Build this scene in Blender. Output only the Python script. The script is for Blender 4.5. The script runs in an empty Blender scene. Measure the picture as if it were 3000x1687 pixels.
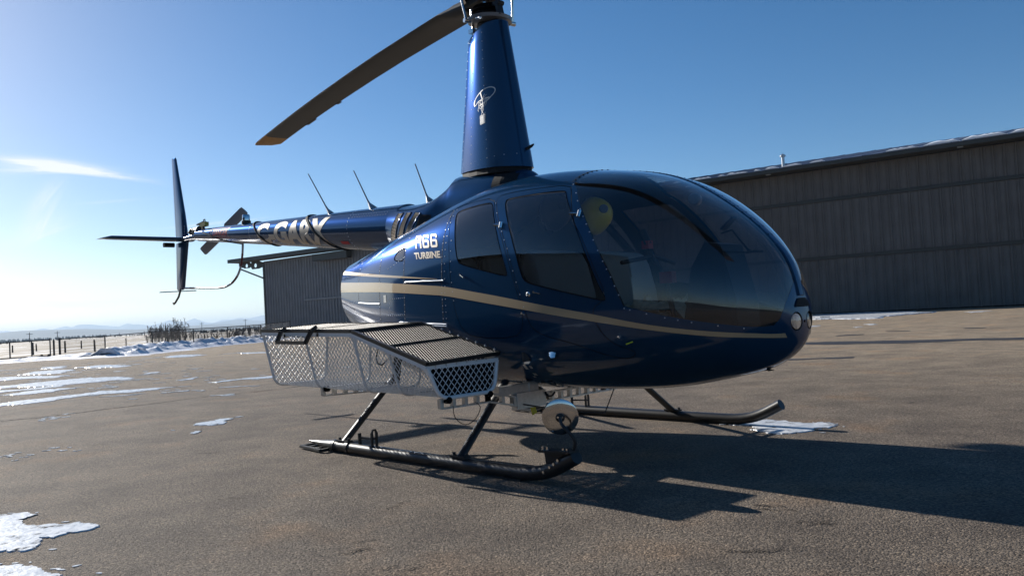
import bpy, bmesh, math, random
import numpy as np
from mathutils import Vector, Matrix, geometry

random.seed(7); RNG = np.random.default_rng(7)
SC = bpy.context.scene
COL = SC.collection
R = math.radians

# ------------------------------------------------------------------ camera
CAM_POS = (4.246, -4.106, 0.896)
YAW, PITCH, ROLL, FPX = -0.7905, 0.0317, -0.0561, 2333.0
_f = np.array([math.sin(YAW)*math.cos(PITCH), math.cos(YAW)*math.cos(PITCH), math.sin(PITCH)])
_r = np.array([math.cos(YAW), -math.sin(YAW), 0.0]); _u = np.cross(_r, _f)
_c, _s = math.cos(ROLL), math.sin(ROLL)
_r, _u = _c*_r+_s*_u, -_s*_r+_c*_u
cam = bpy.data.cameras.new('camera'); camo = bpy.data.objects.new('camera', cam); COL.objects.link(camo)
cam.sensor_width = 36.0; cam.lens = FPX/3000*36; cam.clip_start = 0.05; cam.clip_end = 60000
camo.matrix_world = Matrix(((_r[0], _u[0], -_f[0], CAM_POS[0]), (_r[1], _u[1], -_f[1], CAM_POS[1]),
                            (_r[2], _u[2], -_f[2], CAM_POS[2]), (0, 0, 0, 1)))
SC.camera = camo
SC.render.engine = 'CYCLES'
SC.cycles.max_bounces = 10; SC.cycles.transparent_max_bounces = 24; SC.cycles.glossy_bounces = 5
SC.cycles.volume_bounces = 0; SC.cycles.use_denoising = True
SC.cycles.sample_clamp_indirect = 6.0

# ------------------------------------------------------------------ sky, sun, exposure
SUN_AZ, SUN_EL = 181.2, 22.5          # direction towards the sun, degrees from +x
W = bpy.data.worlds.new('World'); SC.world = W; W.use_nodes = True
nt = W.node_tree; N = nt.nodes; L = nt.links
bg = N['Background']; bg.inputs['Strength'].default_value = 0.066
sky = N.new('ShaderNodeTexSky'); sky.sky_type = 'NISHITA'; sky.sun_disc = False
sky.sun_elevation = R(SUN_EL); sky.sun_rotation = R(90-SUN_AZ)
sky.altitude = 2600; sky.air_density = 1.0; sky.dust_density = 2.0; sky.ozone_density = 1.6
tc = N.new('ShaderNodeTexCoord')
def vdot(vec):
    n = N.new('ShaderNodeVectorMath'); n.operation = 'DOT_PRODUCT'; n.inputs[1].default_value = vec
    L.new(tc.outputs['Generated'], n.inputs[0]); return n.outputs['Value']
def nmath(op, a, b=None, tree=None):
    n = (tree or nt).nodes.new('ShaderNodeMath'); n.operation = op
    for i, x in enumerate((a, b)):
        if x is None: continue
        if isinstance(x, (int, float)): n.inputs[i].default_value = x
        else: (tree or nt).links.new(x, n.inputs[i])
    return n.outputs[0]
def pix_dir(u, v):
    d = _f + _r*(u-1500)/FPX - _u*(v-843.5)/FPX
    return d/np.linalg.norm(d)
def wisp(u, v, slope, la, lb, strength, nscale):
    d = pix_dir(u, v)
    e1 = np.cross(d, (0, 0, 1)); e1 /= np.linalg.norm(e1); e2 = np.cross(e1, d)
    c, s = math.cos(slope), math.sin(slope)
    a = vdot(tuple(c*e1+s*e2)); b = vdot(tuple(-s*e1+c*e2))
    comb = N.new('ShaderNodeCombineXYZ'); L.new(a, comb.inputs[0]); L.new(b, comb.inputs[1])
    mp = N.new('ShaderNodeVectorMath'); mp.operation = 'MULTIPLY'; mp.inputs[1].default_value = (nscale, nscale*9, 1); L.new(comb.outputs[0], mp.inputs[0])
    nz = N.new('ShaderNodeTexNoise'); nz.inputs['Scale'].default_value = 1.0; nz.inputs['Detail'].default_value = 9; nz.inputs['Roughness'].default_value = .62; nz.inputs['Distortion'].default_value = 1.1
    L.new(mp.outputs[0], nz.inputs['Vector'])
    qa = nmath('POWER', nmath('ABSOLUTE', nmath('DIVIDE', a, la)), 2.0)
    nb = nmath('ADD', b, nmath('MULTIPLY', nmath('SUBTRACT', nz.outputs[0], 0.5), lb*1.6))
    qb = nmath('POWER', nmath('ABSOLUTE', nmath('DIVIDE', nb, lb)), 2.0)
    g = nmath('EXPONENT', nmath('MULTIPLY', nmath('ADD', qa, qb), -1.0))
    front = nmath('GREATER_THAN', vdot(tuple(d)), 0.5)
    m = nmath('MULTIPLY', nmath('MULTIPLY', g, front), nmath('MULTIPLY', nmath('POWER', nz.outputs[0], 2.4), strength))
    return m
ws = [wisp(150, 483, -0.075, .040, .0055, 5.2, 16), wisp(230, 497, -0.12, .046, .0032, 4.0, 20), wisp(120, 498, .06, .045, .003, 2.2, 24), wisp(330, 515, -.16, .03, .0018, 2.2, 30), wisp(130, 575, .9, .022, .006, 1.3, 22), wisp(115, 640, 1.1, .030, .014, 1.3, 14), wisp(110, 680, .4, .03, .010, 1.4, 16),
      wisp(60, 868, -.05, .12, .012, 1.5, 10), wisp(420, 880, .04, .12, .006, .9, 12), wisp(620, 655, .1, .045, .0016, 1.6, 30), wisp(330, 590, .1, .03, .0015, .9, 30), wisp(60, 780, -.1, .05, .006, .8, 16)]
tot = ws[0]
for w_ in ws[1:]: tot = nmath('ADD', tot, w_)
tot = nmath('MINIMUM', tot, 0.85)
hsv = N.new('ShaderNodeHueSaturation'); hsv.inputs['Saturation'].default_value = 1.36; L.new(sky.outputs[0], hsv.inputs['Color'])
mixc = N.new('ShaderNodeMix'); mixc.data_type = 'RGBA'
L.new(tot, mixc.inputs[0]); L.new(hsv.outputs[0], mixc.inputs[6]); mixc.inputs[7].default_value = (9.5, 9.6, 9.9, 1)
L.new(mixc.outputs[2], bg.inputs['Color'])

sun = bpy.data.lights.new('sun', 'SUN'); suno = bpy.data.objects.new('sun', sun); COL.objects.link(suno)
sun.energy = 4.3; sun.angle = R(0.53); sun.color = (1.0, 0.955, 0.88)
sd = Vector((math.cos(R(SUN_AZ))*math.cos(R(SUN_EL)), math.sin(R(SUN_AZ))*math.cos(R(SUN_EL)), math.sin(R(SUN_EL))))
suno.rotation_euler = sd.to_track_quat('Z', 'Y').to_euler(); suno.location = (0, 0, 60)
VS = SC.view_settings
VS.view_transform = 'Standard'; VS.look = 'None'; VS.gamma = 1.0; VS.exposure = 0.75; VS.use_curve_mapping = False

# ------------------------------------------------------------------ materials
MATS = {}
def mat(name, col, rough=0.5, metal=0.0, coat=0.0, coat_rough=0.03, spec=0.5, var=0.0, vscale=8.0, bump=0.0, bscale=60.0, emit=None):
    if name in MATS: return MATS[name]
    m = bpy.data.materials.new(name); m.use_nodes = True
    t = m.node_tree; p = t.nodes['Principled BSDF']
    p.inputs['Base Color'].default_value = (*col, 1); p.inputs['Roughness'].default_value = rough
    p.inputs['Metallic'].default_value = metal; p.inputs['Coat Weight'].default_value = coat
    p.inputs['Coat Roughness'].default_value = coat_rough; p.inputs['Specular IOR Level'].default_value = spec
    if var or bump:
        g = t.nodes.new('ShaderNodeNewGeometry')
    if var:
        nz = t.nodes.new('ShaderNodeTexNoise'); nz.inputs['Scale'].default_value = vscale; nz.inputs['Detail'].default_value = 6
        t.links.new(g.outputs['Position'], nz.inputs['Vector'])
        rp = t.nodes.new('ShaderNodeValToRGB')
        rp.color_ramp.elements[0].position = 0.3; rp.color_ramp.elements[1].position = 0.7
        rp.color_ramp.elements[0].color = (*[c*(1-var) for c in col], 1); rp.color_ramp.elements[1].color = (*[min(1, c*(1+var)) for c in col], 1)
        t.links.new(nz.outputs[0], rp.inputs[0]); t.links.new(rp.outputs[0], p.inputs['Base Color'])
    if bump:
        n2 = t.nodes.new('ShaderNodeTexNoise'); n2.inputs['Scale'].default_value = bscale; n2.inputs['Detail'].default_value = 4
        t.links.new(g.outputs['Position'], n2.inputs['Vector'])
        b = t.nodes.new('ShaderNodeBump'); b.inputs['Strength'].default_value = bump; b.inputs['Distance'].default_value = 0.02
        t.links.new(n2.outputs[0], b.inputs['Height']); t.links.new(b.outputs[0], p.inputs['Normal'])
    MATS[name] = m; return m
def glass_mat(name, tint, refl=1.0):
    m = bpy.data.materials.new(name); m.use_nodes = True; t = m.node_tree; t.nodes.clear()
    out = t.nodes.new('ShaderNodeOutputMaterial'); mx = t.nodes.new('ShaderNodeMixShader')
    tr = t.nodes.new('ShaderNodeBsdfTransparent'); tr.inputs[0].default_value = (*tint, 1)
    gl = t.nodes.new('ShaderNodeBsdfGlossy'); gl.inputs['Roughness'].default_value = 0.012; gl.inputs[0].default_value = (1, 1, 1, 1)
    ge = t.nodes.new('ShaderNodeNewGeometry'); fr = t.nodes.new('ShaderNodeFresnel')
    ior = nmath('ADD', nmath('MULTIPLY', ge.outputs['Backfacing'], 1/1.5-1.5, t), 1.5, t)
    t.links.new(ior, fr.inputs['IOR'])
    fac = nmath('MULTIPLY', nmath('MULTIPLY', fr.outputs[0], 1.75, t), refl, t)
    fac = nmath('MINIMUM', fac, 1.0, t)
    # fine dust and smears on the acrylic
    nz = t.nodes.new('ShaderNodeTexNoise'); nz.inputs['Scale'].default_value = 7; nz.inputs['Detail'].default_value = 5
    t.links.new(ge.outputs['Position'], nz.inputs['Vector'])
    df = t.nodes.new('ShaderNodeBsdfDiffuse'); df.inputs[0].default_value = (.45, .45, .45, 1)
    mx2 = t.nodes.new('ShaderNodeMixShader')
    t.links.new(nmath('MULTIPLY', nmath('POWER', nz.outputs[0], 2.0, t), 0.05, t), mx2.inputs[0])
    t.links.new(tr.outputs[0], mx2.inputs[1]); t.links.new(df.outputs[0], mx2.inputs[2])
    t.links.new(fac, mx.inputs[0]); t.links.new(mx2.outputs[0], mx.inputs[1]); t.links.new(gl.outputs[0], mx.inputs[2])
    t.links.new(mx.outputs[0], out.inputs[0]); MATS[name] = m; return m
BLUE = mat('blue_metallic_paint', (.010, .047, .104), rough=.28, metal=.32, coat=1.0, coat_rough=.09, spec=0.0, var=.06, vscale=900)
BLUE.node_tree.nodes['Principled BSDF'].inputs['Specular Tint'].default_value = (.10, .42, .72, 1)
GOLD = mat('champagne_paint', (.47, .345, .205), rough=.45, metal=.15, coat=1.0, coat_rough=.015, spec=.1)
BLACK = mat('black_paint', (.018, .018, .019), rough=.38, var=.2, vscale=30)
BLACKM = mat('matt_black', (.015, .015, .016), rough=.6)
RUBBER = mat('black_rubber', (.008, .008, .009), rough=.8, spec=.0)
BLADE = mat('rotor_blade_grey', (.028, .026, .023), rough=.5, var=.15, vscale=5)
YELLOWT = mat('blade_tip_yellow', (.40, .19, .02), rough=.5, var=.2, vscale=20)
STEEL = mat('polished_steel', (.72, .70, .67), rough=.12, metal=1.0)
CHROME = mat('mirror_chrome', (.62, .60, .57), rough=.12, metal=1.0)
RIVET = mat('rivet_glint_tone', (.62, .66, .72), rough=.3, metal=.35)  # rivets are painted blue; their sun glint is put into this pale colour
ALU = mat('aluminium', (.55, .55, .54), rough=.35, metal=.85, var=.1, vscale=40)
WHITE = mat('white_powder_coat', (.78, .78, .78), rough=.4)
LINING = mat('cabin_lining', (.035, .032, .032), rough=.85)
SEATM = mat('grey_leather', (.36, .32, .26), rough=.55, bump=.15, bscale=150)
DARKSEAT = mat('dark_seat', (.03, .028, .027), rough=.7)
WOOL = mat('cream_wool', (.88, .70, .47), rough=.95, var=.2, vscale=30, bump=1.0, bscale=120)
HELM = mat('yellow_helmet', (.88, .66, .03), rough=.35, coat=.5)
GREYH = mat('grey_helmet', (.16, .16, .17), rough=.3, coat=.5)
RED = mat('red_plastic', (.40, .02, .02), rough=.4)
TAG = mat('yellow_tag', (.62, .45, .03), rough=.6)
ANT = mat('antenna_grey', (.28, .31, .35), rough=.4)
LENS = mat('lamp_reflector', (.62, .63, .65), rough=.10, metal=1.0)
GRILLE = mat('grille_mesh', (.34, .28, .22), rough=.35, metal=.9)
DARK = mat('intake_dark', (.004, .004, .005), rough=.8)
CORD = mat('black_cord', (.01, .01, .011), rough=.8)
REDW = mat('red_band', (.13, .03, .03), rough=.4)
GREYW = mat('pale_band', (.42, .42, .42), rough=.35, coat=.4)
GLASS = glass_mat('tinted_window', (.46, .46, .48))
WSGLASS = glass_mat('tinted_windscreen', (.66, .66, .67))
CLEAR = glass_mat('clear_lens', (.93, .94, .95))

# ------------------------------------------------------------------ object helpers
ORG = {}
def empty(name, loc, label=None, cat=None, group=None, kind=None):
    o = bpy.data.objects.new(name, None); COL.objects.link(o); o.location = loc; o.empty_display_size = .2
    ORG[o.name] = Vector(loc)
    tag(o, label, cat, group, kind); return o
def tag(o, label=None, cat=None, group=None, kind=None):
    for k, v in (('label', label), ('category', cat), ('group', group), ('kind', kind)):
        if v: o[k] = v
    return o
def link(name, me, parent=None, m=None, smooth=None, **kw):
    o = bpy.data.objects.new(name, me); COL.objects.link(o)
    if m is not None: me.materials.append(m)
    if parent is not None:
        o.parent = parent
        ORG[o.name] = ORG[parent.name]
    else: ORG[o.name] = Vector((0, 0, 0))
    if smooth is not None:
        me.polygons.foreach_set('use_smooth', [True]*len(me.polygons))
        if smooth < 170:
            try: me.set_sharp_from_angle(angle=R(smooth))
            except Exception: pass
    tag(o, **kw); return o
class MB:
    """collects vertices and faces given in world coordinates"""
    def __init__(s): s.v = []; s.f = []
    def add(s, vs, fs):
        b = len(s.v); s.v.extend([tuple(map(float, p)) for p in vs]); s.f.extend([tuple(i+b for i in f) for f in fs]); return s
    def box(s, c, size, rot=None):
        hx, hy, hz = size[0]/2, size[1]/2, size[2]/2
        vs = [Vector((x, y, z)) for x in (-hx, hx) for y in (-hy, hy) for z in (-hz, hz)]
        if rot is not None: vs = [rot @ p for p in vs]
        c = Vector(c)
        return s.add([p+c for p in vs], [(0, 1, 3, 2), (4, 6, 7, 5), (0, 4, 5, 1), (2, 3, 7, 6), (0, 2, 6, 4), (1, 5, 7, 3)])
    def bar(s, a, b, w, h=None, up=(0, 0, 1)):
        a, b = Vector(a), Vector(b); d = b-a; l = d.length
        if l < 1e-6: return s
        d.normalize(); up = Vector(up)
        if abs(d.dot(up)) > .98: up = Vector((1, 0, 0))
        y = up.cross(d).normalized(); z = d.cross(y)
        h = h or w
        vs = []
        for p in (a, b):
            for sy, sz in ((-1, -1), (1, -1), (1, 1), (-1, 1)): vs.append(p+y*sy*w/2+z*sz*h/2)
        return s.add(vs, [(0, 3, 2, 1), (4, 5, 6, 7), (0, 1, 5, 4), (1, 2, 6, 5), (2, 3, 7, 6), (3, 0, 4, 7)])
    def tube(s, pts, r, n=8, caps=True):
        pts = [Vector(p) for p in pts]; m = len(pts)
        rr = r if isinstance(r, (list, tuple)) else [r]*m
        prev = None; vs = []
        for i, p in enumerate(pts):
            d = (pts[min(i+1, m-1)]-pts[max(i-1, 0)]).normalized()
            if prev is None:
                up = Vector((0, 0, 1)) if abs(d.z) < .95 else Vector((1, 0, 0)); y = up.cross(d).normalized()
            else:
                y = (prev-d*prev.dot(d)).normalized()
            prev = y; z = d.cross(y)
            for k in range(n):
                t = 2*math.pi*k/n; vs.append(p+(y*math.cos(t)+z*math.sin(t))*rr[i])
        fs = []
        for i in range(m-1):
            for k in range(n):
                k2 = (k+1) % n; fs.append((i*n+k, i*n+k2, (i+1)*n+k2, (i+1)*n+k))
        if caps: fs += [tuple(range(n))[::-1], tuple((m-1)*n+k for k in range(n))]
        return s.add(vs, fs)
    def loft(s, rings, closed=True, caps=True):
        n = len(rings[0]); vs = [p for r_ in rings for p in r_]; fs = []
        for i in range(len(rings)-1):
            for k in range(n if closed else n-1):
                k2 = (k+1) % n; fs.append((i*n+k, i*n+k2, (i+1)*n+k2, (i+1)*n+k))
        if caps and closed: fs += [tuple(range(n))[::-1], tuple((len(rings)-1)*n+k for k in range(n))]
        return s.add(vs, fs)
    def lathe(s, c, axis, prof, n=24):
        """prof: list of (radius, distance along axis)"""
        axis = Vector(axis).normalized(); up = Vector((0, 0, 1)) if abs(axis.z) < .95 else Vector((1, 0, 0))
        y = up.cross(axis).normalized(); z = axis.cross(y); c = Vector(c)
        return s.loft([[c+axis*h+(y*math.cos(2*math.pi*k/n)+z*math.sin(2*math.pi*k/n))*r_ for k in range(n)] for r_, h in prof])
    def rot(s):
        return s
    def build(s, name, m, parent=None, smooth=None, fix=True, **kw):
        me = bpy.data.meshes.new(name)
        o0 = ORG[parent.name] if parent is not None else Vector((0, 0, 0))
        me.from_pydata([(p[0]-o0.x, p[1]-o0.y, p[2]-o0.z) for p in s.v], [], s.f)
        if fix:
            bm = bmesh.new(); bm.from_mesh(me); bmesh.ops.recalc_face_normals(bm, faces=bm.faces); bm.to_mesh(me); bm.free()
        me.update()
        return link(name, me, parent, m, smooth, **kw)
def rivet_mesh(items, r=.0042):
    mb = MB()
    for p, n_ in items:
        n_ = Vector(n_).normalized(); p = Vector(p)
        up = Vector((0, 0, 1)) if abs(n_.z) < .9 else Vector((1, 0, 0)); y = up.cross(n_).normalized(); z = n_.cross(y)
        ring = [p+(y*math.cos(k*math.pi/3)+z*math.sin(k*math.pi/3))*r-n_*.001 for k in range(6)]
        ring2 = [p+(y*math.cos(k*math.pi/3)+z*math.sin(k*math.pi/3))*r*.6+n_*r*.55 for k in range(6)]
        mb.add(ring+ring2, [(k, (k+1) % 6, 6+(k+1) % 6, 6+k) for k in range(6)]+[(6, 7, 8, 9, 10, 11)])
    return mb

# ------------------------------------------------------------------ setting: field, apron, snow, hills
def mat_asphalt():
    m = bpy.data.materials.new('old_asphalt'); m.use_nodes = True; t = m.node_tree; p = t.nodes['Principled BSDF']
    g = t.nodes.new('ShaderNodeNewGeometry')
    def noise(sc, det=4, rough=.6):
        n_ = t.nodes.new('ShaderNodeTexNoise'); n_.inputs['Scale'].default_value = sc; n_.inputs['Detail'].default_value = det; n_.inputs['Roughness'].default_value = rough
        t.links.new(g.outputs['Position'], n_.inputs['Vector']); return n_.outputs[0]
    def ramp(x, stops):
        r_ = t.nodes.new('ShaderNodeValToRGB'); e = r_.color_ramp.elements
        while len(e) < len(stops): e.new(.5)
        for q, (a, c) in zip(e, stops): q.position = a; q.color = (*c, 1)
        t.links.new(x, r_.inputs[0]); return r_.outputs[0]
    def mul(a, b, f=1.0):
        x = t.nodes.new('ShaderNodeMix'); x.data_type = 'RGBA'; x.blend_type = 'MULTIPLY'; x.inputs[0].default_value = f
        t.links.new(a, x.inputs[6]); t.links.new(b, x.inputs[7]); return x.outputs[2]
    base = ramp(noise(.55, 6), [(.3, (.182, .156, .131)), (.5, (.218, .188, .157)), (.72, (.252, .217, .180))])
    patch = ramp(noise(2.3, 5), [(.35, (.74, .72, .72)), (.62, (1.08, 1.05, 1.02))])
    v = t.nodes.new('ShaderNodeTexVoronoi'); v.inputs['Scale'].default_value = 120; t.links.new(g.outputs['Position'], v.inputs['Vector'])
    sep = t.nodes.new('ShaderNodeSeparateColor'); t.links.new(v.outputs['Color'], sep.inputs[0])
    stones = ramp(sep.outputs[0], [(0, (.55, .53, .5)), (.45, (.9, .88, .87)), (.85, (1.18, 1.12, 1.05)), (1, (1.75, 1.65, 1.5))])
    fine = ramp(noise(420, 2), [(.3, (.7, .7, .7)), (.7, (1.25, 1.25, 1.25))])
    pits = ramp(noise(70, 3, .7), [(.38, (.36, .35, .35)), (.47, (1, 1, 1))])
    rust = ramp(noise(1.1, 3), [(.55, (1, 1, 1)), (.72, (1.12, .96, .82))])
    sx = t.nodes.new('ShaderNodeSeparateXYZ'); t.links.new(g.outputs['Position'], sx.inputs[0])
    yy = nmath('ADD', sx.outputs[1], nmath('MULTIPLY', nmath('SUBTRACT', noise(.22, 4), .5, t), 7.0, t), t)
    far = ramp(nmath('MULTIPLY', nmath('SUBTRACT', yy, .5, t), 1/10, t), [(0, (1, 1, 1)), (.30, (1.22, 1.21, 1.16)), (.9, (1.80, 1.76, 1.60))])  # lighter towards the hangar: brightness of the grazing view put into the colour
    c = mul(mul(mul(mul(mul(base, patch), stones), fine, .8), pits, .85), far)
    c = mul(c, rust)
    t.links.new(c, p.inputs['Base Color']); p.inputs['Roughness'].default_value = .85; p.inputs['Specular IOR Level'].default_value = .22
    h = nmath('ADD', nmath('ADD', nmath('MULTIPLY', v.outputs['Distance'], -.7, t), nmath('MULTIPLY', noise(75, 5, .75), 1.1, t), t), nmath('MULTIPLY', noise(6, 4), .8, t), t)
    b = t.nodes.new('ShaderNodeBump'); b.inputs['Strength'].default_value = 1.0; b.inputs['Distance'].default_value = .013
    t.links.new(h, b.inputs['Height']); t.links.new(b.outputs[0], p.inputs['Normal'])
    return m
def mat_field():
    m = bpy.data.materials.new('snowy_grass_field'); m.use_nodes = True; t = m.node_tree; p = t.nodes['Principled BSDF']
    g = t.nodes.new('ShaderNodeNewGeometry')
    n1 = t.nodes.new('ShaderNodeTexNoise'); n1.inputs['Scale'].default_value = .12; n1.inputs['Detail'].default_value = 9; n1.inputs['Roughness'].default_value = .68
    t.links.new(g.outputs['Position'], n1.inputs['Vector'])
    r_ = t.nodes.new('ShaderNodeValToRGB'); e = r_.color_ramp.elements; e.new(.5)
    e[0].position = .47; e[0].color = (.16, .11, .06, 1); e[1].position = .555; e[1].color = (.30, .24, .16, 1); e[2].position = .60; e[2].color = (.80, .80, .82, 1)
    t.links.new(n1.outputs[0], r_.inputs[0]); t.links.new(r_.outputs[0], p.inputs['Base Color']); p.inputs['Roughness'].default_value = .8
    return m
def mat_snow(name='snow', c0=(.74, .76, .80), c1=(.88, .88, .90), sc=6, bump=.8, bs=25, rough=.5, dist=.03):
    m = bpy.data.materials.new(name); m.use_nodes = True; t = m.node_tree; p = t.nodes['Principled BSDF']
    g = t.nodes.new('ShaderNodeNewGeometry')
    n1 = t.nodes.new('ShaderNodeTexNoise'); n1.inputs['Scale'].default_value = sc; n1.inputs['Detail'].default_value = 6; t.links.new(g.outputs['Position'], n1.inputs['Vector'])
    r_ = t.nodes.new('ShaderNodeValToRGB'); r_.color_ramp.elements[0].position = .35; r_.color_ramp.elements[1].position = .65
    r_.color_ramp.elements[0].color = (*c0, 1); r_.color_ramp.elements[1].color = (*c1, 1)
    t.links.new(n1.outputs[0], r_.inputs[0]); t.links.new(r_.outputs[0], p.inputs['Base Color']); p.inputs['Roughness'].default_value = rough
    n2 = t.nodes.new('ShaderNodeTexNoise'); n2.inputs['Scale'].default_value = bs; n2.inputs['Detail'].default_value = 5; t.links.new(g.outputs['Position'], n2.inputs['Vector'])
    b = t.nodes.new('ShaderNodeBump'); b.inputs['Strength'].default_value = bump; b.inputs['Distance'].default_value = dist
    t.links.new(n2.outputs[0], b.inputs['Height']); t.links.new(b.outputs[0], p.inputs['Normal']); return m
def holes(m, scale, lo, hi):
    t = m.node_tree; p = t.nodes['Principled BSDF']; out = [n for n in t.nodes if n.type == 'OUTPUT_MATERIAL'][0]
    g = t.nodes.new('ShaderNodeNewGeometry'); n1 = t.nodes.new('ShaderNodeTexNoise'); n1.inputs['Scale'].default_value = scale; n1.inputs['Detail'].default_value = 7; n1.inputs['Roughness'].default_value = .7
    t.links.new(g.outputs['Position'], n1.inputs['Vector']); r_ = t.nodes.new('ShaderNodeMapRange'); r_.inputs['From Min'].default_value = lo; r_.inputs['From Max'].default_value = hi
    t.links.new(n1.outputs[0], r_.inputs['Value']); tr = t.nodes.new('ShaderNodeBsdfTransparent'); mx = t.nodes.new('ShaderNodeMixShader')
    t.links.new(r_.outputs[0], mx.inputs[0]); t.links.new(tr.outputs[0], mx.inputs[1]); t.links.new(p.outputs[0], mx.inputs[2]); t.links.new(mx.outputs[0], out.inputs[0])
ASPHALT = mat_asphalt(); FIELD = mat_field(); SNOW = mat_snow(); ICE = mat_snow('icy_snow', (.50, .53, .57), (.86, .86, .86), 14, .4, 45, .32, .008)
holes(ICE, 9, .33, .46)
mb = MB(); mb.add([(-14000, -14000, -.03), (14000, -14000, -.03), (14000, 14000, -.03), (-14000, 14000, -.03)], [(0, 1, 2, 3)])
mb.build('field', FIELD, kind='structure')
EDGE = [(-26, -70), (-31, -34), (-33, -12), (-33.6, -2), (-34.2, 3.9), (-34.6, 5.4), (-33.7, 6.1), (-32.2, 7.0), (-31.1, 8.0), (-32.6, 10.0), (-37.8, 14.5), (-41.0, 19.0), (-46.5, 24.5)]
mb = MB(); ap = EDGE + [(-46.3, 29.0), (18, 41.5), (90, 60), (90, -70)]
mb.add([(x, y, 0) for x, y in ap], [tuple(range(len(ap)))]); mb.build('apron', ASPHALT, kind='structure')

def fract_poly(pts, rough=.16, it=4, seed=0):
    rg = random.Random(seed); P = [Vector((p[0], p[1])) for p in pts]
    for k in range(it):
        Q = []
        for i, a in enumerate(P):
            b = P[(i+1) % len(P)]; d = b-a; l = d.length; Q.append(a)
            if l > .015:
                # view streaks run mostly across the line of sight
                Q.append((a+b)/2+Vector((-d.y, d.x))*rg.uniform(-rough, rough))
        P = Q
    return P
def snow_patch(pts, h, seed, m, name='snow_patch'):
    P = fract_poly(pts, .27, 5 if len(pts) < 14 else 4, seed)
    c = sum(P, Vector((0, 0)))/len(P)
    tri = geometry.delaunay_2d_cdt(P, [(i, (i+1) % len(P)) for i in range(len(P))], [list(range(len(P)))], 1, 1e-5)
    V2, E2, F2 = tri[0], tri[1], tri[2]
    top = [(p.x, p.y, h) for p in V2]; n_ = len(top)
    # border edges -> small skirt
    cnt = {}
    for f in F2:
        for i in range(len(f)): cnt.setdefault(tuple(sorted((f[i], f[(i+1) % len(f)]))), 0); cnt[tuple(sorted((f[i], f[(i+1) % len(f)])))] += 1
    mb = MB(); fs = [tuple(f) for f in F2]; bot = [(p.x+(p.x-c.x)*.015, p.y+(p.y-c.y)*.015, .0005) for p in V2]
    fs += [(a, b, b+n_, a+n_) for (a, b), k in cnt.items() if k == 1]
    mb.add(top+bot, fs); return mb.build(name, m, kind='structure')
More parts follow.
